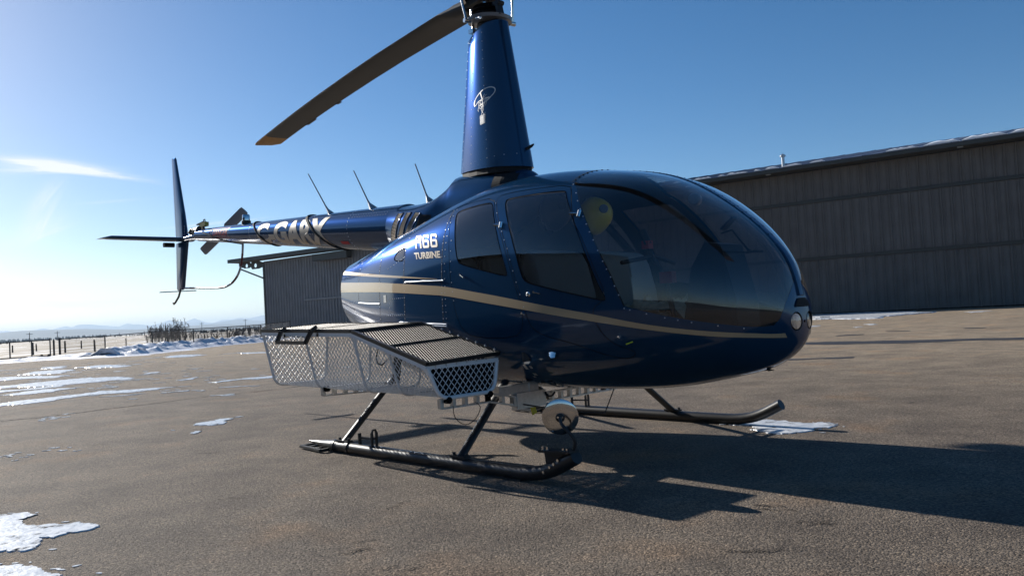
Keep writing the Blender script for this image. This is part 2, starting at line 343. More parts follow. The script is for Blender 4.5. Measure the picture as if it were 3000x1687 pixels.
SNOWP = {
1: [(-24.99, 3.16), (-24.74, 3.4), (-23.53, 3.52), (-22.35, 2.75), (-23.55, 2.77)],
2: [(-21.27, 2.03), (-21.65, 2.42), (-19.67, 2.43), (-18.39, 2.44), (-18.75, 1.95), (-19.29, 1.74)],
3: [(-19.74, 0.39), (-18.99, 1.06), (-17.24, 1.76), (-16.38, 1.33), (-17.29, 0.87), (-17.37, -0.05)],
4: [(-14.81, -0.54), (-14.67, -0.16), (-14.8, 0.4), (-14.94, 0.99), (-15.11, 1.7), (-14.15, 1.93), (-12.83, 1.79), (-12.9, 1.29), (-12.86, 0.73), (-13.06, 0.08), (-13.71, -0.36), (-13.86, -0.72)],
5: [(-11.57, -0.65), (-11.93, -0.19), (-11.46, 0.33), (-11.23, 0), (-10.94, -0.56), (-11.09, -0.74)],
6: [(-9.05, -1.62), (-9.28, -1.29), (-9.52, -0.78), (-9.57, -0.48), (-9.9, 0.27), (-9.34, 0.78), (-8.97, 1.11), (-8.82, 0.52), (-9.07, 0), (-8.74, -0.82), (-8.79, -1.4), (-8.69, -1.69)],
7: [(-12.6, -0.95), (-13.06, -0.5), (-12.66, -0.15), (-12.81, 0.63), (-12.34, 0.41), (-12.3, -0.29), (-12.26, -0.67), (-12.03, -1.06)],
8: [(-10.84, 0.49), (-10.71, 0.76), (-10.52, 0.7), (-10.7, 0.47)], 9: [(-8.04, 0.54), (-7.93, 0.9), (-7.78, 0.84), (-7.93, 0.51)],
10: [(-14.37, 2.58), (-14.8, 2.89), (-14.7, 3.05), (-14.31, 2.82), (-14.21, 2.55)],
11: [(-26.52, 7.74), (-27.15, 8.57), (-25.16, 8.51), (-24.15, 7.82), (-24.43, 7.18)], 12: [(-24.39, 9.53), (-22.53, 9.71), (-21.56, 9.21), (-23.5, 9.19)],
13: [(-9.24, 1.76), (-9.34, 2.15), (-9.25, 2.81), (-9.18, 2.94), (-8.81, 2.74), (-9.06, 2.1), (-8.93, 1.79)],
14: [(-10.77, 1.85), (-10.97, 2.2), (-11.17, 2.4), (-10.74, 2.15), (-10.56, 1.83)],
15: [(-3.3, -0.93), (-3.49, -0.78), (-3.57, -0.6), (-3.47, -0.49), (-3.2, -0.7), (-3.12, -0.88)],
16: [(-2.8, -1.21), (-2.87, -1.14), (-2.84, -1.09), (-2.74, -1.16), (-2.72, -1.22)],
17: [(-22.61, 4.03), (-22.28, 4.27), (-20.47, 4.21), (-19.55, 3.71), (-20.55, 3.34)],
18: [(-0.65, -3.18), (-0.61, -3.11), (-0.59, -3.07), (-0.55, -3.0), (-0.44, -2.98), (-0.41, -3.04), (-0.38, -3.09), (-0.36, -3.07), (-0.28, -3.09), (-0.13, -3.0), (-0.05, -2.94), (-0.05, -2.9), (0.07, -2.87), (0.14, -2.87), (0.16, -2.95), (0.13, -3.0), (0.15, -3.03), (0.18, -3.07), (0.11, -3.11), (0.18, -3.13), (0.25, -3.15), (0.3, -3.17), (0.3, -3.23), (0.21, -3.26), (0.22, -3.29), (0.19, -3.34), (-.2, -3.5), (-.6, -3.4)],
19: [(0.44, -3.39), (0.5, -3.35), (0.61, -3.26), (0.68, -3.25), (0.74, -3.25), (0.79, -3.24), (0.91, -3.26), (0.88, -3.34), (0.73, -3.45)],
20: [(1.12, 1.04), (1.22, 1.26), (1.73, 1.4), (1.87, 1.27), (1.78, 1.13), (1.82, 1.05), (1.75, 0.9), (1.58, 0.86), (1.35, 1.07)],
21: [(-13.2, 33.3), (-11.0, 33.75), (-9.74, 33.2), (-6.38, 29.76), (-6.82, 27.32), (-6.47, 24.61), (-8.72, 25.74), (-9.35, 25.58)],
23: [(-4.95, 19.19), (-5.03, 19.68), (-4.75, 19.34), (-4.64, 18.68)], 24: [(-4.63, 17.62), (-4.66, 17.87), (-4.44, 17.29)],
25: [(-5.0, 28.49), (-4.59, 29.22), (-4.29, 28.46), (-4.57, 27.49)], 22: [(-6.62, 19.8), (-6.64, 19.99), (-6.19, 19.02), (-6.16, 18.83)]}
for k, pts in SNOWP.items():
    hgt = {18: .006, 19: .010, 20: .006, 21: .03}.get(k, .006)
    snow_patch(pts, hgt, k, ICE)
# holes and broken fragments around the larger patches, joined as one scatter
mb = MB(); rg = random.Random(4)
def fragment(x, y, lx, ly, ang, h=.004):
    n_ = rg.randint(6, 9); pts = []
    for i in range(n_):
        t = 2*math.pi*i/n_; q = rg.uniform(.55, 1.15); px, py = math.cos(t)*lx*q, math.sin(t)*ly*q
        pts.append((x+px*math.cos(ang)-py*math.sin(ang), y+px*math.sin(ang)+py*math.cos(ang), h))
    b = [(p[0], p[1], .0005) for p in pts]
    mb.add(pts+b, [tuple(range(n_))]+[(i, (i+1) % n_, n_+(i+1) % n_, n_+i) for i in range(n_)])
for cx, cy, w_ in [(-6.1, -1.52, .07), (-5.85, -1.5, .09), (-5.9, -1.41, .05), (-6.27, -1.24, .04), (-5.77, -1.63, .04), (-3.13, -2.19, .03), (-3.03, -2.26, .04), (-2.91, -2.21, .03), (-3.03, -2.11, .02), (-2.74, -2.14, .02), (-3.12, -2.52, .05), (-3.0, -2.56, .04), (-2.91, -2.44, .03), (-2.83, -2.49, .02), (-2.71, -2.57, .02), (-3.55, -.41, .04), (-3.2, -1.21, .02), (-6.35, .73, .12), (-14.2, .9, .13), (-20.7, 4.5, .25)]:
    for k in range(4): fragment(cx+rg.gauss(0, w_*.6), cy+rg.gauss(0, w_*.6), w_*rg.uniform(.4, 1), w_*rg.uniform(.25, .5), R(45)+rg.gauss(0, .3))
for k, pts in SNOWP.items():
    if k in (18, 19, 20): 
        for j in range(16):
            p = rg.choice(pts); fragment(p[0]+rg.gauss(0, .05), p[1]+rg.gauss(0, .05), rg.uniform(.008, .03), rg.uniform(.005, .012), R(45)+rg.gauss(0, .4), .003)
    elif k < 15:
        a, b = pts[0], pts[len(pts)//2]
        for j in range(7):
            p = rg.choice(pts); s_ = abs(p[0])/60; fragment(p[0]+rg.gauss(0, .5)*s_*6, p[1]+rg.gauss(0, .5)*s_*6, rg.uniform(.1, .5)*s_*2, rg.uniform(.05, .15)*s_*2, R(45)+rg.gauss(0, .3), .005)
for j in range(60):
    fragment(rg.uniform(-26, -7), rg.uniform(-.5, 6), rg.uniform(.05, .3), rg.uniform(.03, .08), R(45)+rg.gauss(0, .3), .005)
mb.build('snow_fragments', ICE, kind='stuff')
TAR = mat('dark_sealant', (.035, .032, .030), rough=.6, var=.3, vscale=12)
for i, pts in enumerate([[(-3.21, 10.76), (-2.55, 11.14), (-1.12, 11.21), (1.16, 11.65), (4.2, 12.1), (4.3, 11.6), (1.27, 11.07), (-0.81, 10.31), (-2.13, 10.18)], [(-1.26, 6.94), (-0.49, 7.38), (-0.39, 7.14), (-1.14, 6.7)],
            [(-3.31, 13.31), (-2.9, 13.85), (-2.76, 13.57), (-3.19, 13.1)], [(-2.8, 14.88), (-2.32, 14.93), (-2.2, 14.63), (-2.65, 14.58)], [(-1.36, 15.49), (-0.94, 15.59), (-0.84, 15.29), (-1.25, 15.18)]]):
    P = fract_poly(pts, .12, 3, 50+i); mb = MB(); mb.add([(p.x, p.y, .004) for p in P], [tuple(range(len(P)))]); mb.build('asphalt_seam', TAR, kind='structure')

def crack(pts, w_, seed, name='asphalt_crack', rough=.14):
    rg = random.Random(seed); P = [Vector(p) for p in pts]
    for _ in range(4):
        Q = []
        for a, b in zip(P, P[1:]): d = b-a; Q += [a, (a+b)/2+Vector((-d.y, d.x))*rg.uniform(-rough, rough)]
        P = Q+[P[-1]]
    mb = MB(); rows = []
    for i, p in enumerate(P):
        d = (P[min(i+1, len(P)-1)]-P[max(i-1, 0)]).normalized(); n_ = Vector((-d.y, d.x))*w_*rg.uniform(.3, 1.2); rows.append([(p.x-n_.x, p.y-n_.y, .0035), (p.x+n_.x, p.y+n_.y, .0035)])
    mb.loft(rows, closed=False); mb.build(name, CRACKM, kind='structure')
CRACKM = mat('dark_crack', (.045, .040, .036), rough=.95, spec=.1, var=.3, vscale=30)
crack([(-6.3, -2.6), (-6.33, -1.91), (-6.21, -1.59), (-6.25, -1.23), (-6.3, -.86), (-6.32, -.51), (-6.32, -.08), (-6.42, .43), (-6.32, .81), (-6.4, 2.2), (-6.5, 4.5)], .022, 1, rough=.05)
for i, (x, y) in enumerate([(1.49, -2.34), (1.85, -2.37), (1.05, -1.79), (2.78, -1.50), (2.8, -1.03), (2.55, -.95), (-2.9, -1.9), (-1.5, -1.6), (.1, -2.2), (3.2, 1.9), (1.9, 2.6)]):
    rg = random.Random(i); a = R(45)+rg.gauss(0, .4)
    for k in range(rg.randint(2, 4)):
        ox, oy = rg.gauss(0, .03), rg.gauss(0, .03); l_ = rg.uniform(.03, .07); crack([(x+ox-math.cos(a)*l_, y+oy-math.sin(a)*l_), (x+ox, y+oy+rg.gauss(0, .012)), (x+ox+math.cos(a)*l_, y+oy+math.sin(a)*l_)], .0035, i*7+k, rough=.3)

# snow bank along the apron edge
def smooth_path(pts, step):
    P = [Vector(p) for p in pts]; out = []
    for i in range(len(P)-1):
        p0, p1, p2, p3 = P[max(i-1, 0)], P[i], P[i+1], P[min(i+2, len(P)-1)]
        n_ = max(2, int((p2-p1).length/step))
        for k in range(n_):
            t = k/n_; out.append(.5*((2*p1)+(p2-p0)*t+(2*p0-5*p1+4*p2-p3)*t*t+(3*p1-p0-3*p2+p3)*t**3))
    out.append(P[-1]); return out
path = smooth_path(EDGE[2:], .16)
from mathutils import noise as mnoise
path = smooth_path(EDGE[2:], .11)
tvals = [-1.0, -.7, -.45, -.2, 0, .2, .4, .6, .8, 1.0, 1.2, 1.4, 1.6, 1.8, 2.05, 2.3, 2.6, 2.9, 3.3, 3.8, 4.4]
prof = lambda t: .02+.36*math.exp(-((t-1.75)/.62)**2)+.15*math.exp(-((t-.75)/.35)**2)+.06*max(0, 1-abs(t-3)/1.4)
mb = MB(); vs = []
for i, p in enumerate(path):
    d = (path[min(i+1, len(path)-1)]-path[max(i-1, 0)]).normalized(); n2 = Vector((-d.y, d.x))
    if n2.x > 0: n2 = -n2
    gate = 1.0 if p.y > 8.2 else (.32 if 3.0 < p.y < 7 else (.5 if p.y >= 7 else .8))
    for t in tvals:
        q = p+n2*(t+.25*mnoise.noise(Vector((p.x*.7, p.y*.7, 3))))
        h = prof(t)*gate
        lump = mnoise.fractal(Vector((q.x*1.3, q.y*1.3, 0)), .6, 2.1, 5)
        lump += .45*mnoise.fractal(Vector((q.x*5, q.y*5, 4)), .7, 2.1, 3); h += max(-.6*h, lump*.12*min(1, h/.12)) if h > .03 else 0
        if t < 0: h = .013+.012*t+.025*mnoise.noise(Vector((q.x*.9, q.y*.9, 7)))-.012
        vs.append((q.x, q.y, h if t < 4.3 else -.06))
nt_ = len(tvals)
mb.add(vs, [(i*nt_+k, i*nt_+k+1, (i+1)*nt_+k+1, (i+1)*nt_+k) for i in range(len(path)-1) for k in range(nt_-1)])
mb.build('snow_bank', SNOW, smooth=35, fix=True, kind='structure')

# hills and mountains
HILLM = mat('forested_hill', (.045, .05, .05), rough=.95, var=.35, vscale=.004)
MTNM = mat('rock_and_snow', (.16, .17, .19), rough=.95, var=.5, vscale=.003)
def ridge(name, pts, depth, m, seed):
    mb = MB(); rg = random.Random(seed); P = [Vector(p) for p in pts]; Q = []
    for i in range(len(P)-1):
        n_ = max(2, int((P[i+1]-P[i]).length/45))
        for k in range(n_):
            p = P[i].lerp(P[i+1], k/n_); p.z += rg.uniform(-1, 1)*p.z*.012*(k > 0); Q.append(p)
    Q.append(P[-1]); rows = []
    for p in Q:
        d = Vector((p.x, p.y, 0)).normalized()
        row = []
        for s_, hz_ in ((-1.0, -.03), (-.62, .22), (-.3, .62), (0, 1), (.4, .5), (1.0, -.03)):
            j = rg.uniform(-.04, .04) if 0 < hz_ < 1 else 0
            row.append(Vector((p.x, p.y, 0))+d*depth*s_+Vector((0, 0, p.z*(hz_+j) if hz_ > 0 else -.5)))
        rows.append(row)
    mb.loft(rows, closed=False); return mb.build(name, m, smooth=40, kind='structure')
ridge('hills', [(-3600, -2400, 30), (-4000, -900, 36), (-4149, 620, 41.5), (-4106, 861, 41), (-4089, 936, 45.8), (-4061, 1052, 43.4), (-4024, 1184, 39.3), (-3991, 1292, 30), (-3958, 1389, 24), (-3922, 1487, 23), (-3800, 1800, 17), (-3600, 2300, 12)], 900, HILLM, 1)
ridge('hills', [(-4980, 1500, 10), (-4902, 1720, 18), (-4851, 1859, 22), (-4811, 1959, 33), (-4764, 2071, 38.5), (-4716, 2178, 33), (-4682, 2249, 29), (-4617, 2381, 26), (-4491, 2610, 22), (-4200, 3100, 26), (-3700, 3900, 20)], 900, HILLM, 2)
ridge('hills', [(-6950, 2800, 25), (-6873, 2989, 52), (-6827, 3092, 67), (-6754, 3248, 84), (-6703, 3351, 70), (-6660, 3436, 60), (-6552, 3637, 57), (-6400, 3897, 50), (-5900, 4700, 60)], 1300, HILLM, 3)
ridge('mountains', [(-9000, -5400, 90), (-9900, -2500, 130), (-10250, 0, 110), (-10356, 1703, 118.8), (-10271, 2159, 120.8), (-10257, 2221, 121), (-10229, 2347, 95), (-10191, 2507, 119), (-10176, 2566, 129), (-10158, 2637, 108), (-10144, 2689, 120), (-10120, 2779, 142), (-10105, 2835, 123), (-10086, 2902, 150), (-10050, 3023, 147), (-10025, 3103, 134), (-9982, 3239, 114), (-9960, 3307, 105), (-9933, 3387, 138), (-9913, 3446, 122), (-9892, 3505, 120), (-9853, 3612, 100), (-9811, 3725, 118), (-9774, 3822, 153), (-9749, 3884, 129), (-9706, 3991, 124), (-9687, 4038, 144), (-9669, 4080, 157), (-9653, 4117, 140), (-9623, 4187, 106), (-9584, 4276, 90), (-9551, 4349, 113), (-9532, 4390, 123), (-9500, 4458, 115), (-9456, 4552, 134), (-9404, 4658, 124), (-9364, 4739, 136), (-9324, 4816, 153), (-9272, 4915, 160), (-9174, 5095, 130), (-8962, 5460, 120), (-8300, 6500, 140)], 1800, MTNM, 4)

ridge('hills', [(-60, -170, 5), (20, -150, 4), (60, -140, 5), (110, -120, 6), (160, -80, 5), (200, -20, 6), (220, 40, 5), (225, 110, 4)], 30, HILLM, 9)  # unseen berm behind the camera, added to darken the windscreen's reflected horizon

# ------------------------------------------------------------------ hangars
HD = np.array([.983, .183]); HN = np.array([.183, -.983]); HO = np.array([-13.0, 33.58])   # wall direction, outward normal
def hp(a, off, z): q = HO+HD*a+HN*off; return (float(q[0]), float(q[1]), z)
HANG = mat('weathered_brown_cladding', (.135, .122, .112), rough=.6, spec=.2, var=.12, vscale=1.3)
HANG2 = mat('grey_ribbed_cladding', (.21, .205, .21), rough=.5, var=.10, vscale=1.5)
TRIM = mat('dark_trim', (.045, .043, .036), rough=.5)
ROOFM = mat('blue_grey_roofing', (.085, .11, .17), rough=.55, spec=.25, var=.1, vscale=2)
SOFFIT = mat('dark_soffit', (.05, .047, .042), rough=.7)
PIPE = mat('galvanised_pipe', (.45, .46, .47), rough=.35, metal=.7)
rotH = Matrix(((HD[0], -HN[0]*-1, 0), (HD[1], -HN[1]*-1, 0), (0, 0, 1)))  # columns: along, outward, up
rotH = Matrix(((HD[0], HN[0], 0), (HD[1], HN[1], 0), (0, 0, 1)))
def panel_mesh(w, h, rib, nm):
    """one cladding sheet seen from outside: flat pan with a raised rib on one side; local x along, y outward, z up"""
    mb = MB(); r_ = rib
    prof = [(0, 0), (.03*w/.4, 0), (.05*w/.4, r_), (.09*w/.4, r_), (.11*w/.4, 0), (w*.45, 0), (w*.47, r_*.3), (w*.53, r_*.3), (w*.55, 0), (w-.012, 0), (w-.012, -.02), (0, -.02)]
    mb.loft([[Vector((x, y, 0)) for x, y in prof], [Vector((x, y, h)) for x, y in prof]])
    me = bpy.data.meshes.new(nm); me.from_pydata([tuple(p) for p in mb.v], [], mb.f)
    bm = bmesh.new(); bm.from_mesh(me); bmesh.ops.recalc_face_normals(bm, faces=bm.faces); bm.to_mesh(me); bm.free(); return me
def hangar(a0, a1, eave, pitch, rows, mat_w, label, loc, depth=26, name='hangar'):
    root = empty(name, loc, label, 'hangar')
    shell = MB()
    def q(a, off, z): return Vector(hp(a, off, z))
    # four walls as a closed shell just behind the cladding
    A = [q(a0, -.03, 0), q(a1, -.03, 0), q(a1, -depth, 0), q(a0, -depth, 0)]; B = [p+Vector((0, 0, eave-.06)) for p in A]
    ra, rb = q(a0, -depth/2, eave+pitch), q(a1, -depth/2, eave+pitch)
    shell.add(A+B+[ra, rb], [(0, 1, 5, 4), (2, 3, 7, 6), (1, 2, 6, 9, 5), (3, 0, 4, 8, 7)]); shell.build('wall', mat_w, root)
    return root, q
T1 = .42; a0, a1 = -17.0, 26.0
root, q = hangar(a0, a1, 7.05, 2.2, None, HANG, 'long brown metal hangar with big doors and snow on the eave', hp(a0, 0, 0))
o0 = ORG[root.name]
ROWS = [(0.06, 2.62), (2.80, 5.40), (5.58, 6.98)]
for ri, (z0, z1) in enumerate(ROWS):
    me = panel_mesh(T1, z1-z0, .05, 'cladding_panel'); me.materials.append(HANG)
    n_ = int((a1-a0)/T1)
    rest = MB()
    for k in range(n_):
        a = a0+k*T1
        p = Vector(hp(a, 0.0+.003*random.random(), z0))
        if -8.5 < a < 10:
            o = bpy.data.objects.new('panel', me); COL.objects.link(o); o.parent = root
            o.matrix_local = Matrix.Translation(p-o0) @ rotH.to_4x4()
        else:
            rest.add([p+rotH @ v.co for v in me.vertices], [tuple(f.vertices) for f in me.polygons])
    rest.build('cladding', HANG, root, kind='stuff')
for z in (2.71, 5.49): MB().box(hp((a0+a1)/2, .03, z), (a1-a0, .09, .15), rotH).build('girt', TRIM, root)
MB().box(hp(-5.3, .035, 2.72), (.10, .05, 5.4), rotH).build('door_jamb', TRIM, root)
MB().box(hp((a0+a1)/2, .02, .03), (a1-a0, .06, .07), rotH).build('bottom_seal', RUBBER, root)
# roof: overhanging eave, soffit, fascia, ridge
OV = .95; EZ = 7.13
rf = MB(); t_ = .08
pr = [(OV, EZ), (OV, EZ+t_), (-13, EZ+2.46+t_), (-27, EZ+t_-.2), (-27, EZ-.2), (-13, EZ+2.46)]
rf.loft([[Vector(hp(a, o_, z)) for o_, z in pr] for a in (a0-.4, a1+.4)]); rf.build('roof', ROOFM, root)
sr = MB()
for k in range(int((a1-a0)/.9)):
    a = a0+k*.9; sr.bar(hp(a, OV+.012, EZ+t_+.008), hp(a, -13, EZ+2.46+t_+.008), .04, .03)
sr.build('standing_seam', ROOFM, root, kind='stuff')
so = MB(); so.box(hp((a0+a1)/2, OV/2, EZ-.10), (a1-a0, OV-.02, .03), rotH); so.build('soffit', SOFFIT, root)
MB().box(hp((a0+a1)/2, OV-.02, EZ-.03), (a1-a0+.8, .05, .17), rotH).build('fascia', TRIM, root)
vp = MB(); vp.tube([hp(-1.0, .15, EZ+.1), hp(-1.0, .15, EZ+.78)], .075, 12); vp.tube([hp(-1.0, .15, EZ+.74), hp(-1.0, .15, EZ+.80)], .14, 12); vp.tube([hp(-1.0, .15, EZ+.80), hp(-1.0, .15, EZ+.88)], [.14, .03], 12)
vp.build('vent_pipe', PIPE, root, smooth=40)
rg = random.Random(12); a = -6.5
while a < 20:
    l_ = rg.uniform(.25, 1.2) if a < 2 else rg.uniform(.9, 2.4)
    if not (1.0 < a < 3.2) or rg.random() < .25:
        sm = MB(); nseg = max(4, int(l_/.12)); rings = []
        for i in range(nseg+1):
            f = i/nseg; hgt = (.045+.05*rg.random()+(.05 if a > 4 else 0))*min(1, 5*f+.15, 5*(1-f)+.15); aa = a+l_*f
            rings.append([Vector(hp(aa, OV+.03, EZ+t_+.012)), Vector(hp(aa, OV+.035, EZ+t_+hgt*.6+.02)), Vector(hp(aa, OV-.08, EZ+t_+hgt+.03)), Vector(hp(aa, OV-.22, EZ+t_+.06+hgt*.5)), Vector(hp(aa, OV-.26, EZ+t_+.03))])
        sm.loft(rings); sm.build('roof_snow', SNOW, root, smooth=60)
    a += l_+rg.uniform(.02, .25 if a > 3 else .5)
for a in (-5.8, -1.6, 6.7): MB().box(hp(a, OV-.25, EZ-.13), (.22, .14, .05), rotH).build('soffit_light', PIPE, root)

# grey hangar further along the same row
b0, b1 = -41.4, -19.0
root2, q = hangar(b0, b1, 6.1, 1.6, None, HANG2, 'grey ribbed metal hangar at the fence end seen under the tail boom', hp(b0, 0, 0), depth=24)
o2 = ORG[root2.name]
me = panel_mesh(.31, 5.9, .055, 'ribbed_sheet'); me.materials.append(HANG2)
k = 0; a = b0
while a < b1-.3:
    o = bpy.data.objects.new('panel', me); COL.objects.link(o); o.parent = root2
    o.matrix_local = Matrix.Translation(Vector(hp(a, .004*random.random(), .05))-o2) @ rotH.to_4x4(); a += .31
MB().box(hp((-36.8+b1)/2, .05, 2.76), (b1+36.8, .05, .13), rotH).build('girt', HANG2, root2)
MB().box(hp(b0+.02, .0, 3.0), (.16, .12, 6.0), rotH).build('corner_trim', TRIM, root2)
rf = MB(); pr = [(1.0, 6.22), (1.0, 6.36), (-12, 8.1), (-25, 6.3), (-25, 6.15), (-12, 7.95)]
rf.loft([[Vector(hp(a, o_, z)) for o_, z in pr] for a in (b0-3.1, b1+.4)]); rf.build('roof', ROOFM, root2)
MB().box(hp((b0-3+b1)/2, .5, 6.13), (b1-b0+3, .95, .03), rotH).build('soffit', SOFFIT, root2)
MB().box(hp((b0-3.1+b1)/2, .99, 6.26), (b1-b0+3.2, .05, .29), rotH).build('fascia', TRIM, root2)
# overhang bracket with two round holes and a brace
br = MB(); z0, z1 = 5.42, 6.12
xs_ = [b0-3.0, b0-2.35, b0-1.85, b0-1.25, b0-.75, b0-.05]
def plate(a, zlo): return [Vector(hp(a, .06, zlo)), Vector(hp(a, .06, z1)), Vector(hp(a, .0, z1)), Vector(hp(a, .0, zlo))]
def lo(a): return 5.78-(a-(b0-3.0))*.125
def holed(cx, cz, r_, x0, x1):
    n_ = 16; outer = []
    for i in range(n_):
        t = 2*math.pi*i/n_+.2; c, s_ = math.cos(t), math.sin(t)
        sx = (x1-cx)/c if c > 1e-6 else ((x0-cx)/c if c < -1e-6 else 1e9)
        sz = (z1-cz)/s_ if s_ > 1e-6 else ((lo(cx)-cz)/s_ if s_ < -1e-6 else 1e9)
        k_ = min(abs(sx), abs(sz)); outer.append((cx+c*k_, cz+s_*k_))
    inner = [(cx+math.cos(2*math.pi*i/n_+.2)*r_, cz+math.sin(2*math.pi*i/n_+.2)*r_) for i in range(n_)]
    for off in (0.0, .05):
        br.add([hp(a, off, z) for a, z in outer]+[hp(a, off, z) for a, z in inner], [(i, (i+1) % n_, n_+(i+1) % n_, n_+i) for i in range(n_)])
    br.add([hp(a, 0.0, z) for a, z in inner]+[hp(a, .05, z) for a, z in inner], [(i, (i+1) % n_, n_+(i+1) % n_, n_+i) for i in range(n_)])
holed(b0-2.05, 5.86, .16, b0-2.5, b0-1.5); holed(b0-.95, 5.80, .17, b0-1.5, b0-.05)
br.loft([plate(b0-3.0, 5.85), plate(b0-2.5, 5.72)])
br.bar(hp(b0-3.0, .03, 5.70), hp(b0, .03, 4.72), .10); br.build('overhang_bracket', TRIM, root2)
MB().box(hp(-33.2, .45, 5.75), (3.6, .5, .5), rotH).build('door_hoist', TRIM, root2)
# brown hangar beside the apron on the left, out of the picture but mirrored in the side windows
root3 = empty('hangar', (-26, -16, 0), 'low tan hangar across the apron, seen only mirrored in the side windows', 'hangar')
TAN = mat('tan_cladding', (.10, .082, .06), rough=.7, var=.15, vscale=.8)
m3 = MB(); X0, X1, Y0, Y1, HZ = -60, 1, -34, -16, 7.0
m3.add([(X0, Y0, 0), (X1, Y0, 0), (X1, Y1, 0), (X0, Y1, 0), (X0, Y0, HZ), (X1, Y0, HZ), (X1, Y1, HZ), (X0, Y1, HZ), (X0, (Y0+Y1)/2, HZ+2), (X1, (Y0+Y1)/2, HZ+2)],
       [(0, 1, 5, 4), (2, 3, 7, 6), (1, 2, 6, 9, 5), (3, 0, 4, 8, 7)]); m3.build('wall', TAN, root3)
m3 = MB(); pr3 = [(Y1+.6, HZ-.1), (Y1+.6, HZ+.05), ((Y0+Y1)/2, HZ+2.2), (Y0-.6, HZ+.05), (Y0-.6, HZ-.1), ((Y0+Y1)/2, HZ+2.05)]
m3.loft([[Vector((x, y, z)) for y, z in pr3] for x in (X0-.5, X1+.5)]); m3.build('roof', SOFFIT, root3)
m3 = MB(); m3.box((-27, Y1+.05, 2.4), (12, .08, 4.6)); m3.build('door', TRIM, root3)

# ------------------------------------------------------------------ fence, gate, posts, poles, trees
FENCEM = mat('black_fence_tube', (.012, .012, .013), rough=.45)
WOODP = mat('weathered_wood', (.075, .06, .048), rough=.9, var=.3, vscale=9)
FT = [(-39.13, 7.51, .87), (-38.64, 9.43, .9), (-38.52, 11.69, .97), (-39.48, 14.26, 1.02), (-42.01, 17.4, 1.04), (-44.33, 20.73, 1.07), (-44.8, 23.1, 1.2)]
fr = empty('chain_link_fence', (-39.13, 7.51, 0), 'black chain-link fence standing behind the snow bank', 'fence')
for i, p in enumerate(FT):
    MB().tube([(p[0], p[1], -.03), (p[0], p[1], p[2]+(.06 if i in (0, 6) else .02))], .05 if i == 0 else .032, 8).build('post', FENCEM, fr, smooth=50)
for i in range(len(FT)-1):
    a, b = Vector(FT[i]), Vector(FT[i+1]); MB().tube([a, b], .024, 6).build('rail', FENCEM, fr, smooth=60)
    d = b-a; l_ = Vector((d.x, d.y, 0)).length; w = MB(); st = .075
    n_ = int(l_/st)+14
    for k in range(-14, n_):
        for sgn in (1, -1):
            s0 = k*st; 
            if sgn == 1: u0, w0, u1, w1 = s0, .08, s0+.95, 1.0
            else: u0, w0, u1, w1 = s0, 1.0, s0+.95, .08
            if u0 < 0: w0 += (w1-w0)*(-u0)/(u1-u0); u0 = 0
            if u1 > l_: w1 = w0+(w1-w0)*(l_-u0)/(u1-u0); u1 = l_
            if u1-u0 < .03: continue
            def pt(u, v): return a+d*(u/l_)-Vector((0, 0, 1))*(1.0-v)*(a.z+(b.z-a.z)*u/l_)
            w.bar(pt(u0, w0), pt(u1, w1), .004)
    w.build('chain_link', FENCEM, fr, kind='stuff')
gt = empty('gate', (-38.34, 6.89, 0), 'black tube gate standing left of the gate post', 'gate')
GP = [(-38.05, 3.1, .86), (-37.69, 4.7, .84), (-37.96, 5.14, .85), (-38.17, 6.07, .86), (-38.34, 6.89, .87)]
MB().tube([Vector(p) for p in GP], .028, 6).build('top_rail', FENCEM, gt, smooth=60)
MB().tube([Vector((p[0], p[1], .13)) for p in GP], .028, 6).build('bottom_rail', FENCEM, gt, smooth=60)
for p in (GP[0], GP[2], GP[3], GP[4]): MB().tube([(p[0], p[1], .1), (p[0], p[1], p[2]+(.08 if p is GP[4] else 0))], .03, 6).build('upright', FENCEM, gt, smooth=60)
for k in (0, 1):
    w = MB(); w.lathe((-38.26-.1*k, 6.5+.33*k, .1), (HN[0], HN[1], 0), [(.02, -.03), (.1, -.03), (.1, .03), (.02, .03)], 14); w.build('wheel', RUBBER, gt, smooth=40)
gp = MB(); gp.tube([(-38.46, 7.08, -.03), (-38.46, 7.08, .86)], .045, 8); tag(gp.build('gate_post', FENCEM, None, smooth=50), 'short black gate post between gate and fence', 'post')
FP = [(-70.7, 12.5, .38), (-52.6, 9.6, .64), (-69.8, 14.0, .46), (-52.5, 11.4, .62), (-69.2, 17.2, .51), (-50.0, 12.4, .59), (-59.8, 17.6, .53), (-62.1, 20.0, .43), (-61.9, 21.6, .37), (-56.1, 20.2, .52), (-61.8, 22.9, .37), (-64.3, 25.1, .3), (-65.1, 26.0, .37), (-67.3, 28.1, .3), (-69.0, 30.1, .3)]
FPL = ['far thin wooden post seen through the gate, leftmost of the field posts', 'near thick wooden post beside the gate upright', 'far wooden post just right of the thick post behind the gate', 'near wooden post just right of the gate post', 'far wooden post second right of the gate post', 'near wooden post left of the first full fence bay post', 'wooden post midway along the fence bay before the thicket', 'wooden post at the left foot of the bare thicket', 'wooden post under the middle of the bare thicket', 'near dark wooden post at the right foot of the bare thicket', 'wooden post just right of the dark one by the thicket', 'short wooden post left of the fence post beyond the thicket', 'darker wooden post right of the fence post beyond the thicket', 'faint short wooden post halfway to the next fence post', 'last wooden post close to the fence post before the grey hangar']
for i, (x, y, z) in enumerate(FP):
    m_ = MB(); lean = random.uniform(-.05, .05); z2 = max(z, .45)+.12
    m_.tube([(x, y, -.05), (x+lean, y, z2)], [.062, .05], 7)
    o = m_.build('field_post', WOODP, None, smooth=60); tag(o, FPL[i], 'post', 'wooden posts of the field fence')
WIRE = mat('rusty_wire', (.08, .07, .06), rough=.7)
POLEM = mat('pole_wood', (.08, .075, .07), rough=.9)
